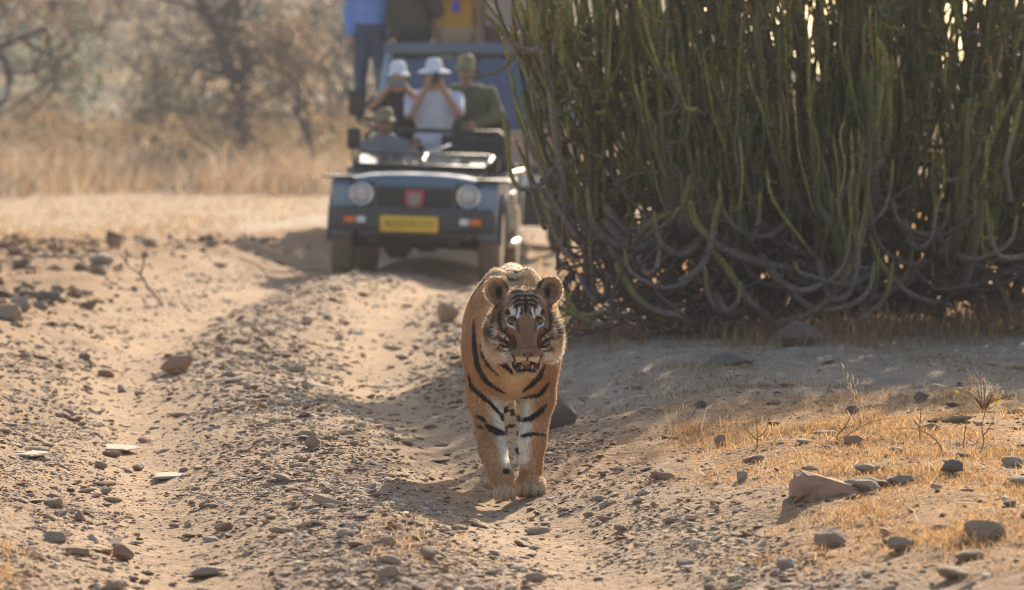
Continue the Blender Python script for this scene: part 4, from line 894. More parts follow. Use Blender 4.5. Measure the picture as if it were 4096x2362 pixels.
    LV = np.array(LV); n = len(LV)//4; lc = np.array([[.42, .19, .07], [.50, .27, .10], [.36, .30, .09], [.45, .14, .06]])[r.integers(0, 4, n)]
    tag(link('leaf_buds', mesh_np('leaf_buds', LV-np.array(inv), np.arange(n*4).reshape(-1, 4), True, np.repeat(lc, 4, 0)), attr_mat('leaf_bud', rough=.6, trans=.45), root), kind='stuff')
    # dead twiggy tangle low on the side of the track
    VV, FF, CC, o = [], [], [], 0
    for i in range(420):
        x, y = r.uniform(.28, 1.3)+(0 if i < 250 else r.uniform(0, 2.8)), r.uniform(28.7, 31.2); p = np.array([x, y, h1(x, y)+abs(r.normal(0, .38))+.03]); d = r.normal(0, 1, 3); d[2] = d[2]*.6; d /= np.linalg.norm(d); L = r.uniform(.12, .5)
        P = smooth_path([p, p+d*L*.4+r.normal(0, .05, 3), p+d*L*.8+r.normal(0, .07, 3), p+d*L+np.array([0, 0, .08])], 7); P[:, 2] = np.maximum(P[:, 2], h1(x, y)+.01); P[:, 0] = np.maximum(P[:, 0], .27)
        V, F = tube_np(P, np.linspace(r.uniform(.006, .016), .004, 7), 5); VV.append(V); FF.append(F+o); o += len(V); CC.append(np.repeat((WOOD2*r.uniform(.6, 1.2))[None], len(V), 0))
    tag(link('twig_tangle', mesh_np('twig_tangle', np.concatenate(VV)-np.array(inv), np.concatenate(FF), True, np.concatenate(CC)), st_m, root), kind='stuff')
    return root
shrub = make_shrub()
# ------------------------------------------------------------------ open safari jeep
JP = dict(y=45.0, x=-0.909, a=R(3.6), roll=R(1.7))
blue = mat('jeep_blue_paint', (0.05, 0.135, 0.205), rough=0.28, var=0.12, scale=3, spec=0.5, coat=0.5, dirt=(0.34, 0.26, 0.19, 0.22))
blue_l = mat('jeep_fender_paint', (0.11, 0.21, 0.32), rough=0.3, var=0.12, scale=3, spec=0.5, coat=0.4, dirt=(0.36, 0.28, 0.2, 0.2))
blackp = mat('black_plastic', (0.022, 0.024, 0.026), rough=0.5, var=0.2, scale=6, dirt=(0.28, 0.22, 0.17, 0.12))
bump_m = mat('bumper_grey', (0.035, 0.042, 0.05), rough=0.5, var=0.2, scale=6, dirt=(0.3, 0.24, 0.18, 0.18))
tyre_m = mat('dusty_tyre', (0.10, 0.078, 0.06), rough=0.9, var=0.3, scale=10, bump=0.5, bscale=30, dirt=(0.36, 0.26, 0.18, 0.75))
rim_m = mat('wheel_rim', (0.35, 0.34, 0.32), rough=0.45, metal=0.7, var=0.15, dirt=(0.33, 0.25, 0.18, 0.5))
chrome = mat('bright_metal', (0.75, 0.75, 0.74), rough=0.14, metal=1.0, var=0.05)
cream_m = mat('cream_rail', (0.68, 0.62, 0.52), rough=0.25, var=0.1, metal=0.5)
amber = mat('amber_lens', (0.75, 0.17, 0.03), rough=0.25, var=0.15, scale=40)
white_l = mat('clear_lens', (0.72, 0.74, 0.76), rough=0.2, var=0.15, scale=40)
yellow = mat('yellow_plate', (0.80, 0.50, 0.03), rough=0.45, var=0.08, scale=10)
seat_m = mat('black_seat', (0.025, 0.027, 0.03), rough=0.7, var=0.3, scale=8)
def glass_mat(name, tint, alpha):
    m, n, l, b = _nt(name); b.inputs['Base Color'].default_value = (*tint, 1); b.inputs['Roughness'].default_value = 0.06; b.inputs['Specular IOR Level'].default_value = 0.8
    nz = n.new('ShaderNodeTexNoise'); nz.inputs['Scale'].default_value = 4; mr = n.new('ShaderNodeMapRange'); mr.inputs[3].default_value = max(alpha-0.12, 0); mr.inputs[4].default_value = min(alpha+.12, 1)
    l.new(nz.outputs['Fac'], mr.inputs[0]); l.new(mr.outputs[0], b.inputs['Alpha']); return m
jglass = glass_mat('folded_screen_glass', (0.10, 0.13, 0.12), 0.8)
def wheel(parent, x, y, r=0.345, w=0.20, sgn=1):
    mb = MB(); prof = [(-w/2, r*.62), (-w/2, r*.86), (-w*.42, r*.96), (-w*.3, r), (w*.3, r), (w*.42, r*.96), (w/2, r*.86), (w/2, r*.62)]
    mb.lathe(prof, 'x', (0, 0, 0), 36)
    for k in range(36):                                    # tread blocks
        a = 2*math.pi*k/36; mb.box(((-1)**k*w*.13, math.cos(a)*r*1.005, math.sin(a)*r*1.005), (w*.5, .03, .022), Matrix.Rotation(a-math.pi/2, 3, 'X'))
    t = mb.build('wheel', tyre_m, parent); t.location = (x, y, r)
    mb = MB(); mb.lathe([(sgn*w*.48, r*.6), (sgn*w*.40, r*.55), (sgn*w*.30, r*.3), (sgn*w*.46, r*.2), (sgn*w*.46, r*.05)], 'x', (0, 0, 0), 24); mb.build('rim', rim_m, t)
    return t
def text_part(txt, size, m, parent, loc, depth=0.002):
    """letters as solid geometry, facing the front (-y)"""
    cu = bpy.data.curves.new('lettering', 'FONT'); cu.body = txt; cu.size = size; cu.extrude = depth; cu.align_x = 'CENTER'; cu.align_y = 'CENTER'; cu.resolution_u = 2
    o = bpy.data.objects.new('lettering', cu); COL.objects.link(o); dg = bpy.context.evaluated_depsgraph_get(); me = bpy.data.meshes.new_from_object(o.evaluated_get(dg)); bpy.data.objects.remove(o); bpy.data.curves.remove(cu)
    q = link('lettering', me, m, parent); q.location = loc; q.rotation_euler = (math.pi/2, 0, 0); return q
def make_jeep():
    z0 = min(h1(JP['x']+.67, JP['y']+.62), h1(JP['x']-.67, JP['y']+.62)+.04)+.012
    root = empty('safari_jeep', (JP['x'], JP['y'], z0), (0, JP['roll'], -JP['a'])); tag(root, 'open blue safari jeep with folded windscreen and yellow number plate driving toward the tiger', 'jeep')
    B = lambda name, m, f, parent=root: (lambda mb: (f(mb), mb.build(name, m, parent))[1])(MB())
    # body tub and front sheet metal
    def tub(mb):
        for s in (-1, 1):
            mb.prism([(1.38, .42), (3.9, .42), (3.9, .98), (2.55, .98), (2.45, .70), (1.75, .66), (1.62, .98), (1.38, .98)], s*.72, s*.68, 'yz')
        mb.box((0, 3.88, .70), (1.36, .05, .55)); mb.box((0, 2.6, .44), (1.36, 2.5, .05)); mb.box((0, 1.40, .72), (1.40, .06, .52))
    B('body', blue, tub)
    def hood(mb):
        N = 9; V = []; F = []
        prof = [(.17, .885), (.175, .93), (.20, .965), (.26, .985), (.6, 1.005), (1.0, 1.03), (1.38, 1.05)]
        for (y, z) in prof:
            for i in range(N):
                u = -1+2*i/(N-1); V.append((u*.55, y, z-(.035*abs(u)**3 if y > .175 else .004*abs(u)**3)))
        for a in range(len(prof)-1):
            for i in range(N-1): F.append((a*N+i, a*N+i+1, (a+1)*N+i+1, (a+1)*N+i))
        mb.add(V, F, True)
        for s in (-1, 1): mb.prism([(.18, .86), (1.38, .86), (1.38, 1.012), (.26, .952), (.2, .92)], s*.553, s*.535, 'yz')
    B('hood', blue, hood)
    for s in (-1, 1):
        def fender(mb):
            arch = [(.62+.43*math.cos(t), .36+.43*math.sin(t)) for t in np.linspace(math.pi*.97, .03*math.pi, 12)]
            mb.prism([(.14, .56), (.15, .86), (.20, .915), (1.36, .93), (1.36, .42), (1.06, .42)]+list(reversed(arch))+[(.17, .42)], s*.56, s*.755, 'yz')
        B('fender', blue_l, fender)
        B('fender_flare', blackp, lambda mb: mb.box((s*.70, .74, .938), (.30, 1.2, .022), None, .008))
        def arch(mb): mb.tube([(s*.775, .62+.44*math.cos(t), .36+.44*math.sin(t)) for t in np.linspace(math.pi, 0, 14)], .022, 6)
        B('arch_trim', bump_m, arch)
    B('front_panel', blue, lambda mb: mb.box((0, .21, .745), (1.12, .09, .27), None, .012))
    g = B('grille', blackp, lambda mb: mb.box((0, .155, .745), (.70, .03, .23), None, .01))
    for i in range(11): B('slat', blackp, lambda mb: mb.box((-.30+.06*i, .130, .745), (.018, .022, .19)), g)
    e = B('emblem', mat('red_enamel', (0.50, 0.045, 0.045), rough=.35, var=.15, scale=30), lambda mb: mb.prism([(-.085, .085), (.085, .085), (.085, -.03), (.05, -.08), (0, -.10), (-.05, -.08), (-.085, -.03)], -.006, .006, 'xz')); e.location = (0, .105, .755)
    B('crest', mat('dull_pewter', (0.33, 0.27, 0.24), rough=.5, var=.3, scale=50), lambda mb: mb.prism([(-.058, .055), (.058, .055), (.058, -.02), (.03, -.055), (0, -.068), (-.03, -.055), (-.058, -.02)], -.012, -.007, 'xz'), e)
    for s in (-1, 1):
        hb = B('headlight', chrome, lambda mb: mb.lathe([(.165, .105), (.135, .108), (.130, .092), (.155, .085)], 'y', (s*.485, 0, .79), 28))
        B('lens', mat('headlight_lens', (0.55, 0.52, 0.48), rough=.18, var=.35, scale=40, spec=.7), lambda mb: mb.lathe([(.128, .002), (.132, .05), (.142, .088), (.150, .089)], 'y', (s*.485, 0, .79), 28), hb)
        B('headlight_bezel', blackp, lambda mb: mb.box((s*.485, .163, .785), (.235, .012, .235), None, .005))
        ind = B('indicator', blackp, lambda mb: mb.box((s*.52, -.028, .565), (.215, .02, .075), None, .006)); B('amber_lens', amber, lambda mb: mb.box((s*.565, -.044, .565), (.105, .016, .058), None, .006), ind); B('clear_lens', white_l, lambda mb: mb.box((s*.465, -.044, .565), (.08, .016, .058), None, .006), ind)
    B('bumper', bump_m, lambda mb: (mb.box((0, .06, .575), (1.50, .17, .215), None, .03), mb.box((0, .10, .45), (1.0, .12, .06), None, .01)))
    pl = B('number_plate', yellow, lambda mb: mb.box((-.03, -.040, .535), (.525, .012, .145), None, .004)); tag(text_part('RJ25TA1171', .085, mat('plate_letter', (0.16, 0.11, 0.03), rough=.5), pl, (-.03, -.0475, .533)), kind='stuff')
    # running gear
    for s in (-1, 1):
        for y in (.62, 2.98): wheel(root, s*.672, y, sgn=s)
    B('axle', blackp, lambda mb: (mb.tube([(-.6, .62, .345), (.6, .62, .345)], .045, 8), mb.lathe([(-.13, .05), (-.07, .13), (.07, .13), (.13, .05)], 'x', (-.18, .62, .33), 14)))
    B('rear_axle', blackp, lambda mb: (mb.tube([(-.6, 2.98, .345), (.6, 2.98, .345)], .045, 8), mb.lathe([(-.13, .05), (-.07, .14), (.07, .14), (.13, .05)], 'x', (-.1, 2.98, .33), 14)))
    B('chassis', blackp, lambda mb: [mb.box((s*.36, 1.95, .42), (.09, 3.7, .12)) for s in (-1, 1)]+[mb.box((0, y, .42), (.7, .1, .1)) for y in (.3, 1.4, 2.6)]+[mb.box((0, .75, .55), (.62, .8, .24))])
    # folded windscreen on the bonnet, cowl, mirror
    fw = B('folded_windscreen', blackp, lambda mb: [mb.tube(p, .020, 8) for p in ([(-.64, 1.32, 1.145), (.64, 1.32, 1.145)], [(-.60, .62, 1.045), (.60, .62, 1.045)], [(-.62, 1.32, 1.145), (-.60, .62, 1.045)], [(.62, 1.32, 1.145), (.60, .62, 1.045)], [(0, 1.32, 1.145), (0, .62, 1.045)])])
    for s in (-1, 1): B('pane', jglass, lambda mb: mb.prism([(.02, -.33), (.60, -.33), (.60, .33), (.02, .33)], -.003, .003, 'xy') if s > 0 else mb.prism([(-.60, -.33), (-.02, -.33), (-.02, .33), (-.60, .33)], -.003, .003, 'xy'), fw).matrix_local = Matrix.Translation((0, .97, 1.096)) @ Matrix.Rotation(math.atan2(.1, .7), 4, 'X')
    B('cowl', blackp, lambda mb: mb.box((0, 1.45, 1.075), (1.34, .16, .15), None, .03))
    for x in (-.50, -.25, .18, .52): B('hinge', chrome, lambda mb: mb.box((x, 1.40, 1.160), (.035, .05, .02), None, .006))
    B('wiper', chrome, lambda mb: mb.tube([(.02, 1.2, 1.17), (.22, 1.34, 1.24)], .012, 6))
    mr = B('mirror', blackp, lambda mb: mb.box((-.685, 1.38, 1.275), (.125, .05, .20), None, .022)); B('stalk', blackp, lambda mb: mb.tube([(-.66, 1.40, .98), (-.69, 1.40, 1.08), (-.685, 1.39, 1.19)], .011, 6), mr)
    # cockpit
    st = B('steering_wheel', blackp, lambda mb: mb.tube([(-.32+.19*math.cos(t), 1.78+.10*math.sin(t), 1.12+.16*math.sin(t)) for t in np.linspace(0, 2*math.pi, 22)], .014, 6)); B('steering_column', blackp, lambda mb: mb.tube([(-.32, 1.5, 1.0), (-.32, 1.78, 1.12)], .02, 6), st)
    for x in (-.33, .33):
        B('seat', seat_m, lambda mb: (mb.box((x, 2.05, .72), (.46, .46, .14), None, .04), mb.box((x, 2.30, 1.0), (.46, .12, .5), Matrix.Rotation(R(-8), 3, 'X'), .05)))
    B('raised_bench', seat_m, lambda mb: (mb.box((0, 3.0, .86), (1.30, .50, .16), None, .04), mb.box((0, 3.28, 1.2), (1.30, .12, .6), Matrix.Rotation(R(-6), 3, 'X'), .05)))
    B('grab_bar', blackp, lambda mb: (mb.tube([(-.66, 2.42, .95), (-.66, 2.42, 1.30), (-.6, 2.42, 1.36), (.6, 2.42, 1.36), (.66, 2.42, 1.30), (.66, 2.42, .95)], .022, 8)))
    B('seat_board', seat_m, lambda mb: mb.box((.20, 2.38, 1.17), (.30, .05, .32), None, .02)); B('dash_board', seat_m, lambda mb: mb.box((.50, 1.62, 1.20), (.42, .05, .22), None, .02))
    for s in (-1, 1):
        B('side_rail', cream_m, lambda mb: (mb.tube([(s*.745, 1.5, .99), (s*.745, 3.88, .99)], .018, 8)))
        B('side_step', cream_m, lambda mb: (mb.tube([(s*.80, 1.15, .34), (s*.80, 2.5, .34)], .03, 8)))
        for y in (1.52, 2.50, 3.86): B('rail_post', cream_m, lambda mb: mb.tube([(s*.745, y, .45), (s*.745, y, .99)], .016, 8))
        B('door_bar', cream_m, lambda mb: mb.tube([(s*.755, 1.62, .80), (s*.755, 2.45, .80)], .014, 6))
    B('spare_fuel_can', mat('olive_can', (.10, .11, .06), rough=.5), lambda mb: mb.box((.55, 3.95, .85), (.28, .14, .4), None, .02))
    return root
jeep = make_jeep()
# ------------------------------------------------------------------ open-topped safari truck behind the jeep
TK = dict(x=-0.357, y=51.0)
tblue = mat('truck_blue_paint', (0.06, 0.12, 0.19), rough=0.3, var=0.15, scale=2, spec=0.5, dirt=(0.34, 0.27, 0.2, 0.25))
tbeige = mat('truck_tan_panel', (0.42, 0.31, 0.235), rough=0.5, var=0.12, scale=2, dirt=(0.36, 0.27, 0.2, 0.4))
tpillar = mat('truck_pale_pillar', (0.22, 0.33, 0.42), rough=0.3, var=0.1)
tglass = glass_mat('truck_screen_glass', (0.07, 0.115, 0.20), 0.72)
def make_truck():
    z0 = h1(TK['x'], TK['y']+.9)-.06; root = empty('safari_truck', (TK['x'], TK['y'], z0)); tag(root, 'open-topped blue safari truck standing close behind the jeep', 'truck')
    B = lambda name, m, f, parent=root: (lambda mb: (f(mb), mb.build(name, m, parent))[1])(MB())
    B('cab', tblue, lambda mb: (mb.prism([(.02, .55), (.0, .95), (.02, 1.30), (1.55, 1.30), (1.55, .55)], -1.03, 1.03, 'yz')))
    B('front_panel', tbeige, lambda mb: mb.box((0, -.012, 1.10), (2.0, .03, .38), None, .012))
    gr = B('grille', blackp, lambda mb: mb.box((0, -.02, .76), (2.04, .05, .30), None, .012))
    for i in range(4): B('slat', blackp, lambda mb: mb.box((0, -.055, .66+.06*i), (.8, .02, .02)), gr)
    B('bumper', blackp, lambda mb: mb.box((0, -.07, .46), (2.14, .18, .30), None, .03))
    for s in (-1, 1):
        for dx in (.53, .65):
            h = B('headlight', chrome, lambda mb: mb.lathe([(-.045, .068), (-.075, .07), (-.078, .058), (-.06, .05)], 'y', (s*dx, 0, .775), 20)); B('lens', white_l, lambda mb: mb.lathe([(-.072, .002), (-.068, .03), (-.06, .056), (-.05, .056)], 'y', (s*dx, 0, .775), 20), h)
        B('indicator', amber, lambda mb: mb.box((s*.93, -.055, .79), (.15, .03, .10), None, .01))
        B('pillar', tpillar, lambda mb: mb.tube([(s*1.02, .03, 1.30), (s*.90, .34, 2.10)], .035, 8))
        for y in (.85, 4.3): wheel(root, s*.86, y, .40, .24, s)
        for k in range(4): B('side_board', tblue, lambda mb: mb.box((s*1.06, 3.9, 1.12+.22*k), (.04, 4.5, .205), None, .006))
        for y in (1.7, 3.2, 4.7, 6.1): B('side_post', tblue, lambda mb: mb.box((s*1.04, y, 1.45), (.06, .06, .95)))
    B('windscreen', tglass, lambda mb: mb.prism([(-1.0, 0), (1.0, 0), (.89, .74), (-.89, .74)], -.004, .004, 'xz')).matrix_local = Matrix.Translation((0, .035, 1.32)) @ Matrix.Rotation(-math.atan2(.30, .78), 4, 'X')
    B('header_bar', tblue, lambda mb: mb.box((0, .36, 2.115), (1.92, .12, .13), None, .03))
    B('screen_divider', blackp, lambda mb: mb.tube([(0, .02, 1.31), (0, .33, 2.08)], .016, 6))
    for x in (-.5, .45): B('wiper', blackp, lambda mb: mb.tube([(x, -.005, 1.32), (x+.34, .10, 1.62)], .010, 6))
    mr = B('mirror', blackp, lambda mb: mb.box((-1.24, .12, 1.56), (.145, .06, .27), None, .03)); B('arm', blackp, lambda mb: mb.tube([(-1.03, .05, 1.30), (-1.20, .10, 1.36), (-1.24, .12, 1.45)], .014, 6), mr)
    B('dashboard', blackp, lambda mb: mb.box((0, .42, 1.33), (1.9, .4, .10), None, .02))
    B('bed_floor', blackp, lambda mb: mb.box((0, 3.9, 1.04), (2.06, 4.6, .07)))
    B('step_riser', blackp, lambda mb: mb.box((0, 1.58, 1.2), (2.0, .06, .36)))
    B('standing_platform', blackp, lambda mb: mb.box((0, 2.4, 1.39), (2.02, 1.5, .05)))
    B('side_step', blackp, lambda mb: mb.box((-1.16, 2.4, 1.39), (.30, .6, .04), None, .008))
    B('chassis', blackp, lambda mb: [mb.box((s*.42, 3.1, .62), (.1, 6, .16)) for s in (-1, 1)]+[mb.box((0, .85, .40), (1.5, .12, .12)), mb.box((0, 4.3, .40), (1.5, .12, .12)), mb.box((0, .8, .56), (.8, 1.2, .3))])
    for i, y in enumerate((3.4, 4.4, 5.4)): B('seat', seat_m, lambda mb: (mb.box((0, y, 1.5), (1.9, .42, .12), None, .03), mb.box((0, y+.22, 1.85), (1.9, .1, .6), None, .03)))
    return root
truck = make_truck()
# ------------------------------------------------------------------ people
skin_m = mat('skin', (0.42, 0.24, 0.16), rough=0.5, var=0.1, scale=20); skin_d = mat('tanned_skin', (0.27, 0.15, 0.095), rough=0.5, var=0.12, scale=20)
def fabric(name, col, **k): return mat(name, col, rough=0.85, var=k.get('var', .14), scale=k.get('scale', 9), bump=.35, bscale=14, spec=.15)
def V3(*a): return np.array(a, float)
def hand_prims(w, d, thumb):
    """palm and five fingers; w wrist, d direction of the hand, thumb: side of the thumb. Fingers are bent as if round a small object"""
    d = d/np.linalg.norm(d); s = thumb-d*(thumb@d); s /= np.linalg.norm(s); n = np.cross(d, s); P = [cap(w, w+d*.07, .026, .030, .015), ell(w+d*.055, (.030, .030, .030), .012)]
    for i, (o, L) in enumerate(((.028, .072), (.010, .080), (-.009, .075), (-.027, .058))):
        a = w+d*.085+s*o; b = a+d*L*.5+n*.012; c = b+d*L*.25+n*L*.42; P += [cap(a, b, .0095, .009, .006), cap(b, c, .009, .0078, .006)]
    a = w+d*.03+s*.028; b = a+d*.035+s*.028; P += [cap(a, b, .011, .010, .006), cap(b, b+d*.032+n*.012, .010, .0085, .006)]
    return P
def person(label, J, top, legs, skin, sleeve='short', extra=None, h=0.010):
    """J: joints in world metres; one continuous skin body, clothing and headwear as its children. Faces the camera (-y) unless J['face'] says otherwise"""
    base = np.array(J['foot_r'])*.5+np.array(J['foot_l'])*.5; root = empty('person', (base[0], base[1], min(J['foot_r'][2], J['foot_l'][2])-.04)); tag(root, label, 'person'); off = np.array(root.location)
    G = {k: np.array(v, float) for k, v in J.items() if k != 'face'}; hd, nk, pv = G['head'], G['neck'], G['pelvis']; up = (nk-pv)/np.linalg.norm(nk-pv); ch = pv+(nk-pv)*.70; wa = pv+(nk-pv)*.32
    across = G['sh_r']-G['sh_l']; sw = np.linalg.norm(across)
    torso = [cap(nk-up*.07-across*.24, nk-up*.07+across*.24, .085, .085, .05), ell(ch, (sw*.46, .125, .20), .06), cap(wa-across*.16, wa+across*.16, .118, .118, .06), cap(pv-across*.18, pv+across*.18, .120, .120, .06)]
    arms = []; fore = []; hands = []
    for s in 'lr':
        a, b, c = G['sh_'+s], G['el_'+s], G['ha_'+s]; arms += [cap(a, b, .058, .043, .03)]; fore += [cap(b, c, .042, .029, .02)]; hands += hand_prims(c, c-b if 'hd_'+s not in G else G['hd_'+s], G.get('th_'+s, V3(0, 0, 1)+.3*(hd-c)))
    lg = []
    for s in 'lr':
        k, f = G['knee_'+s], G['foot_'+s]; hip = pv+across*(.19 if s == 'r' else -.19)-up*.02; lg += [cap(hip, k, .088, .060, .04), cap(k, f, .056, .040, .03)]
    feet = [cap(G['foot_'+s]+V3(0, .03, -.01), G['foot_'+s]+V3(0, -.15, -.02), .040, .034, .03) for s in 'lr']
    fr = rotm(*J.get('face', (0, 0, 0)))
    hp = [ell((0, .01, .025), (.076, .095, .098), .02), ell((0, -.012, -.055), (.056, .070, .062), .03), cap((0, -.088, .0), (0, -.108, -.028), .010, .014, .012), ell((0, -.075, -.068), (.026, .016, .010), .012), ell((0, -.065, .028), (.055, .02, .014), .015)]
    for s in (-1, 1): hp += [ell((s*.079, .015, -.008), (.010, .020, .032), .008), ell((s*.031, -.088, .006), (.017, .012, .011), .008, None, True)]
    head = xform(hp, fr, hd)+[cap(nk-up*.05, hd+V3(0, .02, -.06), .056, .054, .03)]
    P, Q = implicit(xform(torso+arms+fore+hands+lg+feet+head, np.eye(3), -off), h); P = relax(P, Q, 1, .3)
    link('body', mesh_np('body', P, Q, True), skin, root)
    def cloth(name, pr, d, m):
        P, Q = implicit(xform(grow(pr, d), np.eye(3), -off), .014); P = relax(P, Q, 2, .5)
        # folds
        nz = np.array([fbm(P[:, 0]*14+P[:, 1]*6, P[:, 2]*9, 3, 3)])[0]; P = P+vnormals(P, Q)*(nz*.010)[:, None]
        return link(name, mesh_np(name, P, Q, True), m, root)
    sl = list(arms)
    if sleeve == 'short': sl = [cap(p[1], p[1]+(p[2]-p[1])*.85, p[3]+.004, p[4]+.012, .03) for p in arms]
    if sleeve == 'long': sl = arms+[cap(p[1], p[1]+(p[2]-p[1])*.93, p[3]+.004, p[4]+.006, .03) for p in fore]
    if sleeve == 'none': sl = []
    cloth('shirt', torso+sl, .016, top); cloth('trousers', [torso[3]]+lg, .018, legs)
    sh = mat('shoe', (.05, .04, .035), rough=.6)
    for s in 'lr':
        f = G['foot_'+s]; P, Q = implicit(xform(grow([cap(f+V3(0, .03, -.012), f+V3(0, -.16, -.022), .040, .036, .03)], .010), np.eye(3), -off), .016); link('shoe', mesh_np('shoe', P, Q, True), sh, root)
    em = mat('eye_dark', (.03, .02, .015), rough=.2)
    for s in (-1, 1):
        mb = MB(); mb.lathe([(-.011*math.cos(t), .011*math.sin(t)) for t in np.linspace(.05, 3.1, 7)], 'y', (0, 0, 0), 10); e = mb.build('eye', em, root); e.location = Vector(hd+fr@V3(s*.031, -.078, .006)-off)
    def hp_(v): return Vector(hd+fr@np.array(v, float)-off)
    if extra: extra(root, hp_, fr, off, G)
    return root
def hat(m, crown=.10, brim=.155, kind='brim', drop=.02):
    def f(root, hp_, fr, off, G):
        mb = MB(); M = Matrix(fr.tolist()); n = 24
        def ring(r, z, fx=1.0, fy=1.15, dy=.01): return [hp_((r*fx*math.cos(2*math.pi*k/n), r*fy*math.sin(2*math.pi*k/n)+dy, z)) for k in range(n)]
        R_ = [ring(.002, .085+crown*.42), ring(.045, .083+crown*.41), ring(.073, .070+crown*.30), ring(.083, .045+crown*.1), ring(.086, .035)]
        if kind == 'brim': R_ += [ring(.10, .032), ring(brim*.8, .025), ring(brim, .025-drop), ring(brim*.98, .021-drop), ring(.088, .028)]
        V = [p for q in R_ for p in q]; F = [(i*n+k, i*n+(k+1) % n, (i+1)*n+(k+1) % n, (i+1)*n+k) for i in range(len(R_)-1) for k in range(n)]
        mb.add(V, F, True)
        if kind == 'cap':
            vis = []; m_ = 9
            for j, (ra, z) in enumerate(((.084, .040), (.135, .030), (.165, .012))):
                vis += [hp_((ra*math.sin(t)*(.95 if j == 0 else .72), -ra*math.cos(t)*(1.12 if j == 0 else 1.08)+.01, z-.012*abs(math.sin(t))*j)) for t in np.linspace(-1.2, 1.2, m_)]
            vis += [p+Vector((0, 0, -.005)) for p in vis]; F = []
            for b in (0, 27):
                for j in range(2): F += [(b+j*m_+k, b+j*m_+k+1, b+(j+1)*m_+k+1, b+(j+1)*m_+k) for k in range(m_-1)]
            mb.add(vis, F, True)
        mb.build('hat', m, root)
    return f
def camera_prop(loc, label, sx=1.0):
    root = empty('camera_body', loc); tag(root, label, 'camera'); root.name = 'photo_camera'
    mb = MB(); mb.box((0, .03, 0), (.135*sx, .06, .09), None, .012); mb.box((0, .03, .055), (.05, .05, .03), None, .01); mb.build('housing', blackp, root)
    mb = MB(); mb.lathe([(.0, .036), (-.05, .036), (-.055, .042), (-.11, .042), (-.112, .034), (-.095, .030)], 'y', (0, 0, -.004), 20); l = mb.build('lens_barrel', blackp, root)
    mb = MB(); mb.lathe([(-.1, .002), (-.098, .02), (-.092, .031)], 'y', (0, 0, -.004), 18); mb.build('lens', mat('coated_glass', (.02, .02, .04), rough=.05, spec=.9), l); return root
def chain(*f):
    def g(*a):
        for q in f: q(*a)
    return g
def hair(m, long=False):
    def f(root, hp_, fr, off, G):
        pr = [ell(np.array(hp_((0, .035, .035))), (.084, .088, .095), .02)]+([ell(np.array(hp_((s*.07, .03, -.06))), (.028, .05, .085), .03) for s in (-1, 1)] if long else [])
        P, Q = implicit(pr+[ell(np.array(hp_((0, -.085, -.01))), (.075, .075, .085), .02, None, True)], .012); link('hair', mesh_np('hair', P, Q, True), m, root)
    return f
def shades(col, px=None):
    def f(root, hp_, fr, off, G):
        m = mat('teal_lens', col, rough=.12, var=.1, spec=.8)
        g = MB(); g.tube([hp_((x, -.098+abs(x)*.25, .012)) for x in np.linspace(-.075, .075, 7)], .004, 6); fr_ = g.build('sunglasses', blackp, root)
        for s in (-1, 1):
            mb = MB(); n = 14; c = hp_((s*.034, -.103, .006)); V = [c+Vector((.028*math.cos(2*math.pi*k/n), .004*abs(math.cos(2*math.pi*k/n)), .021*math.sin(2*math.pi*k/n))) for k in range(n)]; V += [v+Vector((0, .005, 0)) for v in V]
            mb.add(V, [tuple(range(n)), tuple(reversed(range(n, 2*n)))]+[(k, k+n, (k+1) % n+n, (k+1) % n) for k in range(n)]); mb.build('lens', m, fr_)
    return f
JM = Matrix.Translation(jeep.location) @ jeep.rotation_euler.to_matrix().to_4x4()
def jw(x, y, z): return np.array(JM @ Vector((x, y, z)))
def seated(px, py_head, d, floor_z, seat_z, sw=.36, lean=0, twist=0):
    """joints of someone sitting with the head at a pixel; the elbows and hands are set by the caller"""
    hd = at_depth(px, py_head, d); z = hd[2]; x = hd[0]; nk = V3(x, d+.03, z-.185); pv = V3(x, d+.10, seat_z+.12)
    return dict(head=hd, neck=nk, pelvis=pv, sh_l=V3(x-sw/2, d+.04, nk[2]-.06), sh_r=V3(x+sw/2, d+.04, nk[2]-.06), knee_l=V3(x-.12, d-.36, seat_z+.10), knee_r=V3(x+.12, d-.36, seat_z+.10), foot_l=V3(x-.12, d-.40, floor_z+.06), foot_r=V3(x+.12, d-.40, floor_z+.06))
camo_m = mat('camouflage_cloth', (0.10, 0.105, 0.055), rough=.85, var=.75, scale=7, bump=.3, detail=2); camo_cap = mat('camouflage_cap', (0.22, 0.20, 0.11), rough=.8, var=.55, scale=16, detail=2)
white_c = fabric('white_shirt', (.62, .66, .76)); whiteh = fabric('white_hat', (.74, .76, .80), var=.06); khaki = fabric('khaki_cloth', (.33, .25, .16)); darkc = fabric('charcoal_cloth', (.045, .048, .05)); denim = fabric('denim', (.07, .10, .16)); grey_c = fabric('grey_jacket', (.20, .20, .21))
jz = jeep.location.z
# driver, low behind the folded screen
J = seated(385, 121, 46.85, jz+.46, jz+.72); J.update(el_l=J['sh_l']+V3(-.06, -.12, -.22), el_r=J['sh_r']+V3(.05, -.12, -.22)); c = jw(-.32, 1.78, 1.12); J.update(ha_l=c+V3(-.16, .02, .03), ha_r=c+V3(.16, .02, .03)); J['face'] = (0, 0, R(8))
person('driver in a camouflage cap and grey jacket holding the jeep\'s steering wheel', J, grey_c, khaki, skin_d, 'long', hat(camo_cap, .10, .14, 'cap'))
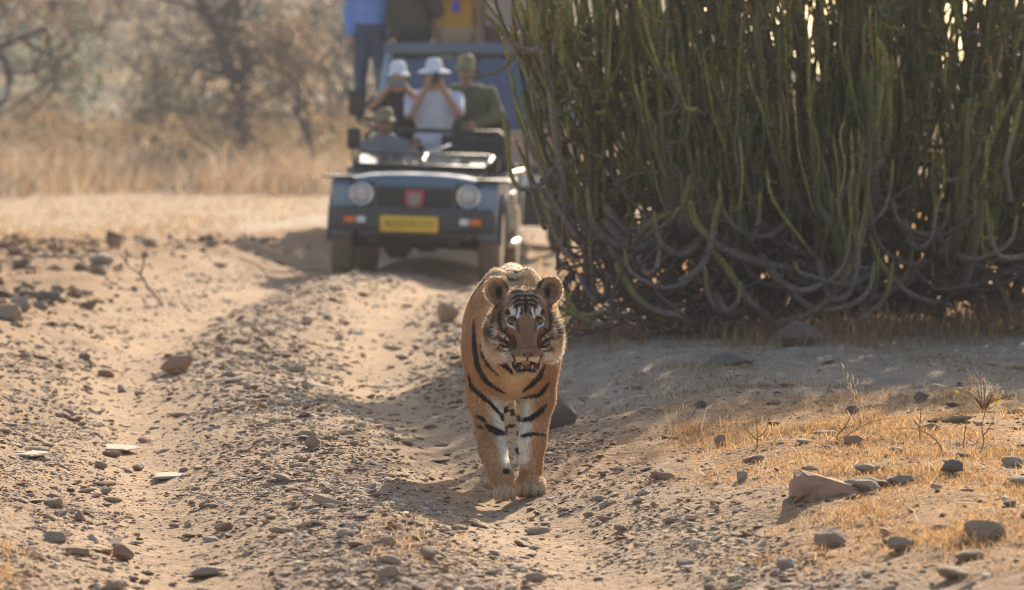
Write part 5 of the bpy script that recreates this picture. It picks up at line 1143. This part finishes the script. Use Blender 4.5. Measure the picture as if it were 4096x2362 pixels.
# passenger with a white cap and a phone
J = seated(398, 74, 48.0, jz+.60, jz+.94); hx, hy, hz = J['head']; J.update(el_l=V3(hx-.235, hy-.14, hz-.30), el_r=V3(hx+.20, hy-.14, hz-.27), ha_l=V3(hx-.075, hy-.205, hz-.125), ha_r=V3(hx+.065, hy-.205, hz-.115), hd_l=V3(.5, -.3, .8), hd_r=V3(-.5, -.3, .8)); J['face'] = (R(4), 0, R(6))
person('passenger in a white cap raising a phone with both hands', J, darkc, khaki, skin_m, 'short', chain(hair(fabric('dark_hair', (.03, .02, .015)), True), hat(whiteh, .10, .15, 'cap')))
ph = empty('phone', (hx-.004, hy-.27, hz-.085)); tag(ph, 'small phone held up by the passenger in the white cap', 'phone'); mb = MB(); mb.box((0, 0, 0), (.15, .010, .075), None, .004); mb.build('case', mat('phone_case', (.16, .19, .22), rough=.3), ph); mb = MB(); mb.lathe([(-.002, .009), (.002, .009)], 'y', (.05, -.006, .02), 12); mb.build('lens', blackp, ph)
# passenger in white with a hat and a camera
J = seated(434, 73, 47.9, jz+.60, jz+.94, .42); hx, hy, hz = J['head']; J.update(el_l=V3(hx-.215, hy-.16, hz-.39), el_r=V3(hx+.235, hy-.16, hz-.38), ha_l=V3(hx-.060, hy-.215, hz-.125), ha_r=V3(hx+.085, hy-.215, hz-.145), hd_l=V3(.45, -.35, .8), hd_r=V3(-.45, -.35, .8)); J['face'] = (R(3), 0, 0)
person('passenger in a white shirt and white brimmed hat taking a photo', J, white_c, khaki, skin_m, 'short', chain(hair(fabric('grey_hair', (.25, .22, .2))), hat(whiteh, .14, .165, 'brim', .02)))
camera_prop((hx+.022, hy-.20, hz-.055), 'black camera held to the face of the passenger in the white hat')
# passenger in camouflage with teal sunglasses
J = seated(466, 68, 48.25, jz+.60, jz+.94, .46); hx, hy, hz = J['head']; J.update(el_l=V3(hx-.20, hy-.10, hz-.50), el_r=V3(hx+.31, hy-.08, hz-.45), ha_l=V3(hx-.02, hy-.30, hz-.56), ha_r=V3(hx+.10, hy-.32, hz-.54)); J['face'] = (R(2), 0, R(-14))
person('bulky passenger in a camouflage jacket and cap with teal sunglasses', J, camo_m, darkc, skin_d, 'long', chain(hat(camo_cap, .11, .14, 'cap'), shades((.02, .42, .48))))
# people standing in the truck
tz = truck.location.z; FL = tz+1.415
def standing(px, d, hh=1.70, sw=.38):
    x = xpx(px, d); k = hh/1.75; z = FL
    return dict(head=V3(x, d, z+1.62*k), neck=V3(x, d+.02, z+1.45*k), pelvis=V3(x, d+.02, z+.93*k), sh_l=V3(x-sw/2, d+.02, z+1.38*k), sh_r=V3(x+sw/2, d+.02, z+1.38*k), el_l=V3(x-sw/2-.05, d+.05, z+1.10*k), el_r=V3(x+sw/2+.05, d+.05, z+1.10*k), ha_l=V3(x-sw/2-.03, d-.06, z+.86*k), ha_r=V3(x+sw/2+.03, d-.06, z+.86*k), knee_l=V3(x-.11, d, z+.50*k), knee_r=V3(x+.11, d, z+.50*k), foot_l=V3(x-.12, d+.02, z+.06), foot_r=V3(x+.12, d+.02, z+.06))
J = standing(371, 53.4, 1.78); person('person in a light blue shirt standing at the truck\'s open side', J, fabric('light_blue_shirt', (.17, .30, .62)), denim, skin_m, 'long', hair(fabric('dark_hair', (.03, .02, .015))), h=.013)
J = standing(414, 53.2, 1.72); J.update(ha_r=J['sh_r']+V3(-.08, -.25, .02), el_r=J['sh_r']+V3(.06, -.12, -.24)); person('person in a dark brown jacket standing in the truck with one hand raised', J, fabric('dark_brown_jacket', (.085, .072, .055)), darkc, skin_m, 'long', hair(fabric('dark_hair', (.03, .02, .015))), h=.013)
J = standing(456, 53.2, 1.70); x_, y_, z_ = J['neck']
def lanyard(root, hp_, fr, off, G):
    n = G['neck']-off; mb = MB(); mb.tube([n+V3(-.075, -.05, .0), n+V3(-.05, -.135, -.07), n+V3(-.005, -.165, -.17), n+V3(0, -.17, -.22)], .010, 6); mb.tube([n+V3(.075, -.05, .0), n+V3(.05, -.135, -.07), n+V3(.005, -.165, -.17), n+V3(0, -.17, -.22)], .010, 6); mb.box(tuple(n+V3(0, -.178, -.255)), (.065, .010, .09), None, .004); mb.build('lanyard', mat('blue_lanyard', (.02, .03, .55), rough=.5), root)
person('person in a mustard yellow top with a blue lanyard standing in the truck', J, fabric('mustard_top', (.42, .23, .045)), khaki, skin_d, 'none', chain(hair(fabric('dark_hair', (.03, .02, .015)), True), lanyard), h=.013)
J = standing(501, 53.3, 1.74, .42); person('person in a loose grey-beige shirt standing in the truck beside the mustard top', J, fabric('grey_beige_shirt', (.33, .29, .24)), fabric('maroon_cloth', (.12, .07, .065)), skin_m, 'long', hair(fabric('grey_hair', (.25, .22, .2))), h=.013)
J = standing(541, 53.5, 1.74); person('person in a dark navy jacket standing in the truck nearest the shrub', J, fabric('navy_jacket', (.018, .026, .055)), darkc, skin_m, 'long', hair(fabric('dark_hair', (.03, .02, .015))), h=.013)
# person seen through the truck's screen
J = seated(546, 100, 52.0, tz+.62, tz+1.0); hx, hy, hz = J['head']; J.update(el_l=V3(hx-.24, hy-.1, hz-.42), el_r=V3(hx+.24, hy-.1, hz-.42), ha_l=V3(hx-.10, hy-.30, hz-.40), ha_r=V3(hx+.1, hy-.30, hz-.40)); person('person in a magenta top seated behind the truck\'s windscreen', J, fabric('magenta_top', (.38, .05, .25)), darkc, skin_d, 'long', hair(fabric('dark_hair', (.03, .02, .015))), h=.013)
# ------------------------------------------------------------------ single dry weeds, stalks and twigs
weed_m = attr_mat('dry_weed', rough=.7, trans=.25, var=.15, scale=20); yel_m = mat('yellow_petal', (.75, .48, .02), rough=.6, trans=.4, var=.1); org_m = mat('orange_petal', (.6, .25, .03), rough=.6, trans=.4, var=.1); flf_m = mat('pale_fluff', (.72, .64, .52), rough=.8, trans=.5, var=.1)
def weed(label, px, py, stems, seed, w=.0032, col=(.42, .26, .12), name='dry_weed', seeds=False):
    """stems: lists of (dx, dz) pixel offsets from the foot"""
    g = ground_at(px, py); s = g[1]/FPX; r = np.random.default_rng(seed); root = empty(name, tuple(g)); tag(root, label, 'weed')
    for st in stems:
        pts = [(dx*s, r.normal(0, .01), -dy*s) for dx, dy in st]; P = smooth_path(pts, 4*len(pts)); V, F = tube_np(P, np.linspace(w, w*.45, len(P)), 5)
        link('stalk', mesh_np('stalk', V, F, True, np.repeat((np.array(col)*r.uniform(.8, 1.2))[None], len(V), 0)), weed_m, root)
        if seeds:
            mb = MB()
            for k in range(5):
                i = len(P)-1-k*2; p = P[max(i, 1)]; mb.tube([p, p+np.array([r.normal(0, .012), 0, .016]), p+np.array([r.normal(0, .014), 0, .035])], [.001, .004, .0008], 5)
            tag(mb.build('seed_heads', weed_m if False else flf_m, root), kind='stuff')
    return root
weed('lone bent grass stalk with seed heads rising at the edge of the shade', 862, 428, [[(0, 0), (-4, -16), (-10, -34), (-20, -58)], [(0, 0), (1, -15), (-6, -34), (-9, -46)]], 1, .0030, (.62, .42, .2), seeds=True)
weed('straight brown dry stem standing in the verge grass', 963, 452, [[(0, 0), (1, -14), (3, -30), (2, -44)]], 2)
weed('crooked brown dry stem beside the straight one in the verge grass', 980, 456, [[(0, 0), (3, -14), (2, -30), (5, -46), (4, -62)], [(2, -20), (9, -28), (14, -40)]], 3)
weed('bent dry stem arching over the grass above the dark angular stone', 944, 454, [[(0, 0), (-8, -14), (-20, -22), (-34, -26), (-48, -25)]], 4)
weed('small branching dry herb above the wedge rock', 757, 448, [[(0, 0), (0, -14), (-1, -32)], [(0, -8), (-10, -18), (-16, -26)], [(0, -10), (8, -16), (13, -30)]], 5)
weed('fork of fine dry twigs in the verge grass', 835, 440, [[(0, 0), (8, -10), (20, -16)], [(0, 0), (14, -6), (36, -18), (58, -22)], [(4, -6), (12, -16), (16, -26)]], 6)
weed('thin dry herb with one upright stem near the flowering weed', 920, 440, [[(0, 0), (0, -16), (1, -34)], [(0, -12), (-8, -22)]], 7)
weed('leaning dead branch with side twigs on the left bank', 158, 299, [[(0, 0), (-10, -12), (-18, -25), (-30, -34), (-32, -50)], [(-18, -25), (-14, -36), (-15, -44)], [(-30, -34), (-36, -44)]], 8, .010, (.10, .075, .06), 'dead_branch')
weed('thin dark twig lying on the left bank before the jeep', 268, 272, [[(0, 0), (22, 0), (44, -2), (60, 2)], [(0, 0), (-18, -10), (-30, -14)]], 9, .009, (.10, .075, .06), 'dead_branch')
def flowering():
    px, py = 984, 412; g = ground_at(px, py); s = g[1]/FPX; r = np.random.default_rng(5); root = empty('flowering_weed', tuple(g)); tag(root, 'sprawling dry weed with pale fluffy heads and yellow flowers on the verge', 'weed')
    tips = []
    for k in range(26):
        a = r.uniform(-1.25, 1.25); L = r.uniform(16, 46); P = smooth_path([(0, 0, 0), (math.sin(a)*L*.35*s, r.normal(0, .04), L*.45*s), (math.sin(a)*L*.9*s, r.normal(0, .08), L*.75*s*math.cos(a*.6)), (math.sin(a)*L*1.2*s, r.normal(0, .1), L*.95*s*math.cos(a*.7))], 10)
        V, F = tube_np(P, np.linspace(.0028, .0012, 10), 4); link('stalk', mesh_np('stalk', V, F, True, np.repeat((np.array([.45, .30, .15])*r.uniform(.7, 1.2))[None], len(V), 0)), weed_m, root); tips.append(P[-1])
    V = []
    for k in range(420):
        c = np.array([-4*s, 0, 20*s])+r.normal(0, 1, 3)*np.array([9, 9, 6])*s; d = r.normal(0, 1, 3)*np.array([1.5, 1, .5]); d /= np.linalg.norm(d); q = np.cross(d, [0, .3, 1]); q /= np.linalg.norm(q); L = r.uniform(.012, .035); V += [c-q*.0008, c+q*.0008, c+d*L]
    tag(link('fluff', mesh_np('fluff', V, np.arange(len(V)).reshape(-1, 3), True), flf_m, root), kind='stuff')
    for (dx, dy, m, rad) in ((12, -12, yel_m, 3.0), (-16, -24, org_m, 2.6), (-14, -34, org_m, 2.2), (-28, -21, yel_m, 1.8)):
        mb = MB(); c = Vector((dx*s, -.03, -dy*s)); n = 8
        for k in range(n):
            a = 2*math.pi*k/n; e = Vector((math.cos(a), -.25, math.sin(a))); t = Vector((-math.sin(a), 0, math.cos(a))); L = rad*s*1.1; mb.add([c, c+e*L*.6+t*L*.32, c+e*L, c+e*L*.6-t*L*.32], [(0, 1, 2, 3)])
        f = mb.build('flower', m, root); mb = MB(); mb.tube([c+Vector((0, .0, 0)), c+Vector((0, .02, -abs(dy)*s*.4)), (0, 0, 0)], .0015, 4); mb.build('flower_stalk', stalk_m, root)
stalk_m = mat('pale_stalk', (.4, .28, .14), rough=.7)
flowering()
# ------------------------------------------------------------------ dry trees and scrub beyond the field
bark = mat('grey_bark', (0.085, 0.07, 0.06), rough=.9, var=.3, scale=5, bump=.6, bscale=20); leaf_m = attr_mat('dry_leaf', rough=.7, trans=.4, var=.1, scale=4)
def grow_tree(r, base, h, spread, forks=3, lean=(0, 0), depth=4, limbs=None, r0=.14):
    """returns branch paths with radii and the points where twigs end"""
    segs, tips = [], []
    def go(p, d, L, rad, lev):
        q = [p]; n = 5
        for i in range(n):
            d = d+r.normal(0, .16, 3)+np.array([0, 0, .03]); d /= np.linalg.norm(d); q.append(q[-1]+d*L/n)
        segs.append((smooth_path(q, 8), np.linspace(rad, rad*.62, 8), lev))
        if lev >= depth: tips.append(q[-1]); tips.append(q[3]); return
        for k in range(forks if lev else forks+1):
            a = r.normal(0, 1, 3); a -= d*(a@d); a /= np.linalg.norm(a)+1e-6; nd = d*r.uniform(.35, .9)+a*spread*r.uniform(.6, 1.2); nd[2] += .08; nd /= np.linalg.norm(nd)
            go(q[-1] if k < 2 else q[r.integers(2, n)], nd, L*r.uniform(.55, .85), rad*.58, lev+1)
    if limbs is None: go(np.array(base, float), np.array([lean[0], lean[1], 1.0]), h*.36, r0, 0)
    else:
        for pts, ra, rb in limbs:
            P = smooth_path(pts, 14); segs.append((P, np.linspace(ra, rb, 14), 0))
            for k in range(9):
                i = r.integers(4, 14); a = r.normal(0, 1, 3); a[2] = abs(a[2])*.6; a /= np.linalg.norm(a); go(P[i], a, h*.16*r.uniform(.5, 1.2), rb*.45+.008, depth-2)
    return segs, tips
def make_tree(label, base, h, seed, spread=.8, leaves=500, col=(.22, .17, .09), forks=3, lean=(0, 0), depth=4, limbs=None, r0=.14, group=None, lsz=.07, crown_r=.45):
    r = np.random.default_rng(seed); root = empty('dry_tree', base); tag(root, label, 'tree', group); off = np.array(base, float)
    segs, tips = grow_tree(r, base, h, spread, forks, lean, depth, limbs, r0); VV, FF, o = [], [], 0; TV, TF, o2 = [], [], 0
    for P, rad, lev in segs:
        V, F = tube_np(P-off, np.maximum(rad, .006), 6 if lev < 2 else 4)
        if lev < 2: VV.append(V); FF.append(F+o); o += len(V)
        else: TV.append(V); TF.append(F+o2); o2 += len(V)
    link('trunk', mesh_np('trunk', np.concatenate(VV), np.concatenate(FF), True), bark, root)
    if TV: tag(link('twigs', mesh_np('twigs', np.concatenate(TV), np.concatenate(TF), True), bark, root), kind='stuff')
    if leaves and tips:
        tips = np.array(tips); k = r.integers(0, len(tips), leaves); c = tips[k]+r.normal(0, crown_r*.5, (leaves, 3))*np.array([1, 1, .75])-off; a, b = r.normal(0, 1, (leaves, 3)), r.normal(0, 1, (leaves, 3)); s = r.uniform(.5, 1.3, (leaves, 1))*lsz
        a = a/np.linalg.norm(a, axis=1)[:, None]*s; b = b/np.linalg.norm(b, axis=1)[:, None]*s*.7; V = np.stack([c-a, c+b, c+a, c-b], 1).reshape(-1, 3)
        cc = np.array(col)*r.uniform(.6, 1.4, (leaves, 1)); link('crown', mesh_np('crown', V, np.arange(leaves*4).reshape(-1, 4), True, np.repeat(cc, 4, 0)), leaf_m, root)
    return root
def tl(pts, d): return [at_depth(a, b, d+(c[0] if c else 0)) for a, b, *c in pts]
D = 92.0; g = h1(xpx(254, D), D); gy = 103+(1.6-g)*5000/D
make_tree('large bare forked tree with dark crooked limbs beyond the tawny grass', (xpx(254, D), D, g), 6, 901, limbs=[(tl([(256, gy+1), (250, 165), (243, 130), (239, 98), (234, 80), (226, 62), (221, 38), (207, 14), (196, -12)], D), .24, .09),
    (tl([(239, 100), (246, 80), (252, 62, -.6), (272, 56, -1), (284, 62, -1.2), (287, 78, -1.2), (280, 96, -1.2)], D), .14, .05), (tl([(230, 76), (214, 72, .5), (200, 66, .8), (186, 60, 1)], D), .07, .03), (tl([(243, 92), (245, 60), (240, 30), (236, 2), (240, -30)], D), .13, .06),
    (tl([(244, 100), (262, 92, 1), (284, 84, 1.3), (312, 70, 1.5), (340, 40, 1.6), (362, 14, 1.6)], D), .07, .025), (tl([(250, 150), (242, 128), (236, 112), (226, 120)], D), .05, .02)], leaves=900, col=(.20, .17, .10), lsz=.05, depth=4, crown_r=.9)
D = 88; g = h1(xpx(300, D), D); make_tree('slim leaning bare tree between the forked tree and the jeep', (xpx(318, D), D, g), 4.0, 902, spread=.7, lean=(-.25, 0), leaves=900, col=(.26, .19, .12), r0=.07)
D = 104
for i, (px, hh, lb) in enumerate(((160, 3.6, 'low twisted tree with several stems in a clump of dark scrub'), (178, 3.9, 'thin tree leaning out of the scrub clump beside the twisted one'), (190, 3.4, 'short bare tree on the near side of the scrub clump'))):
    d = D+i*1.2; make_tree(lb, (xpx(px, d), d, h1(xpx(px, d), d)), hh, 910+i, spread=1.0, leaves=850, col=(.25, .21, .14), r0=.08, lsz=.07, crown_r=.7)
D = 80; make_tree('dark tree leaning in at the field\'s far left edge', (xpx(-25, D), D, h1(xpx(-25, D), D)), 6.5, 920, spread=.95, leaves=2600, col=(.20, .15, .09), lean=(.35, 0), r0=.14, lsz=.06, crown_r=.8)
rt = random.Random(9)
spots = [(40, 150, 5.5), (95, 140, 5), (60, 128, 3.2), (140, 165, 6), (215, 150, 5), (275, 140, 6), (330, 128, 6), (350, 110, 4.6), (372, 120, 5.5), (300, 170, 7), (20, 180, 7), (180, 185, 7), (415, 130, 6), (460, 140, 6), (510, 150, 6), (565, 130, 4.0), (620, 120, 2.6), (700, 130, 3.0), (790, 120, 2.4), (880, 130, 3.2), (960, 120, 4.5), (1010, 110, 5)]
kinds = ('pale grey twiggy tree', 'brown feathery tree', 'olive bushy tree', 'dull tan thorn tree')
for i, (px, d, hh) in enumerate(spots):
    k = i % 4; col = ((.36, .33, .29), (.36, .29, .22), (.24, .27, .19), (.40, .34, .27))[k]; x = xpx(px, d)
    make_tree(kinds[k]+' in the hazy scrub beyond the grass', (x, d, h1(x, d)-.05), hh, 940+i, spread=rt.uniform(.8, 1.1), leaves=1500, col=col, r0=.09+.01*hh, lsz=.10, crown_r=1.0, depth=3, forks=4, group='trees in the far scrub: '+kinds[k])
# woodland scrub on the ridge: nobody could count it
def thicket(name, label, n, d0, d1, x0, x1, hgt, col, seed):
    r = np.random.default_rng(seed); nb = n//90; d = r.uniform(d0, d1, nb); px = r.uniform(x0, x1, nb); x = (px-512)/FPX*d; hh = hgt*r.uniform(.5, 1.3, nb); z = HT(x, d)
    k = r.integers(0, nb, n); v = r.normal(0, 1, (n, 3)); v /= np.linalg.norm(v, axis=1)[:, None]; v *= r.random((n, 1))**.45
    c = np.stack([x[k]+v[:, 0]*hh[k]*.62, d[k]+v[:, 1]*hh[k]*.62, z[k]+hh[k]*.5+v[:, 2]*hh[k]*.5], 1); a, b = r.normal(0, 1, (n, 3)), r.normal(0, 1, (n, 3)); s = r.uniform(.6, 1.4, (n, 1))*.0011*d[k][:, None]
    a = a/np.linalg.norm(a, axis=1)[:, None]*s; b = b/np.linalg.norm(b, axis=1)[:, None]*s*.6; V = np.stack([c-a, c+b, c+a, c-b], 1).reshape(-1, 3); pc = np.array(col)[r.integers(0, len(col), nb)][k]*r.uniform(.7, 1.3, (n, 1))
    tag(link(name, mesh_np(name, V, np.arange(n*4).reshape(-1, 4), True, np.repeat(pc, 4, 0)), leaf_m), label, 'scrub', kind='stuff')
thicket('ridge_scrub', 'hazy dry scrub covering the far ridge', 60000, 180, 330, -60, 640, 4.5, [(.32, .29, .24), (.36, .31, .25), (.23, .25, .19), (.38, .33, .27)], 61)
thicket('field_scrub', 'low brown bushes dotted through the tawny grass', 9000, 86, 125, -30, 380, 1.1, [(.22, .165, .095), (.27, .185, .10)], 62)
thicket('far_scrub', 'low dry brush far behind the shrub', 12000, 90, 170, 560, 1100, 1.6, [(.22, .175, .10), (.28, .2, .12)], 63)
# ------------------------------------------------------------------ dusty air
def make_haze(dens=0.00075):
    zs_lo, zs_hi = -6.0, 40.0; mb = MB(); mb.box((0, 330, (zs_lo+zs_hi)/2), (900, 760, zs_hi-zs_lo)); m = bpy.data.materials.new('haze'); m.use_nodes = True; n = m.node_tree.nodes; l = m.node_tree.links
    n.remove(n['Principled BSDF']); v = n.new('ShaderNodeVolumePrincipled'); v.inputs['Color'].default_value = (.86, .90, .97, 1); v.inputs['Density'].default_value = dens; v.inputs['Anisotropy'].default_value = 0.0
    l.new(v.outputs[0], n['Material Output'].inputs['Volume']); o = mb.build('haze', m); tag(o, 'pale dusty haze hanging over the whole scene', 'haze', kind='stuff')
make_haze()
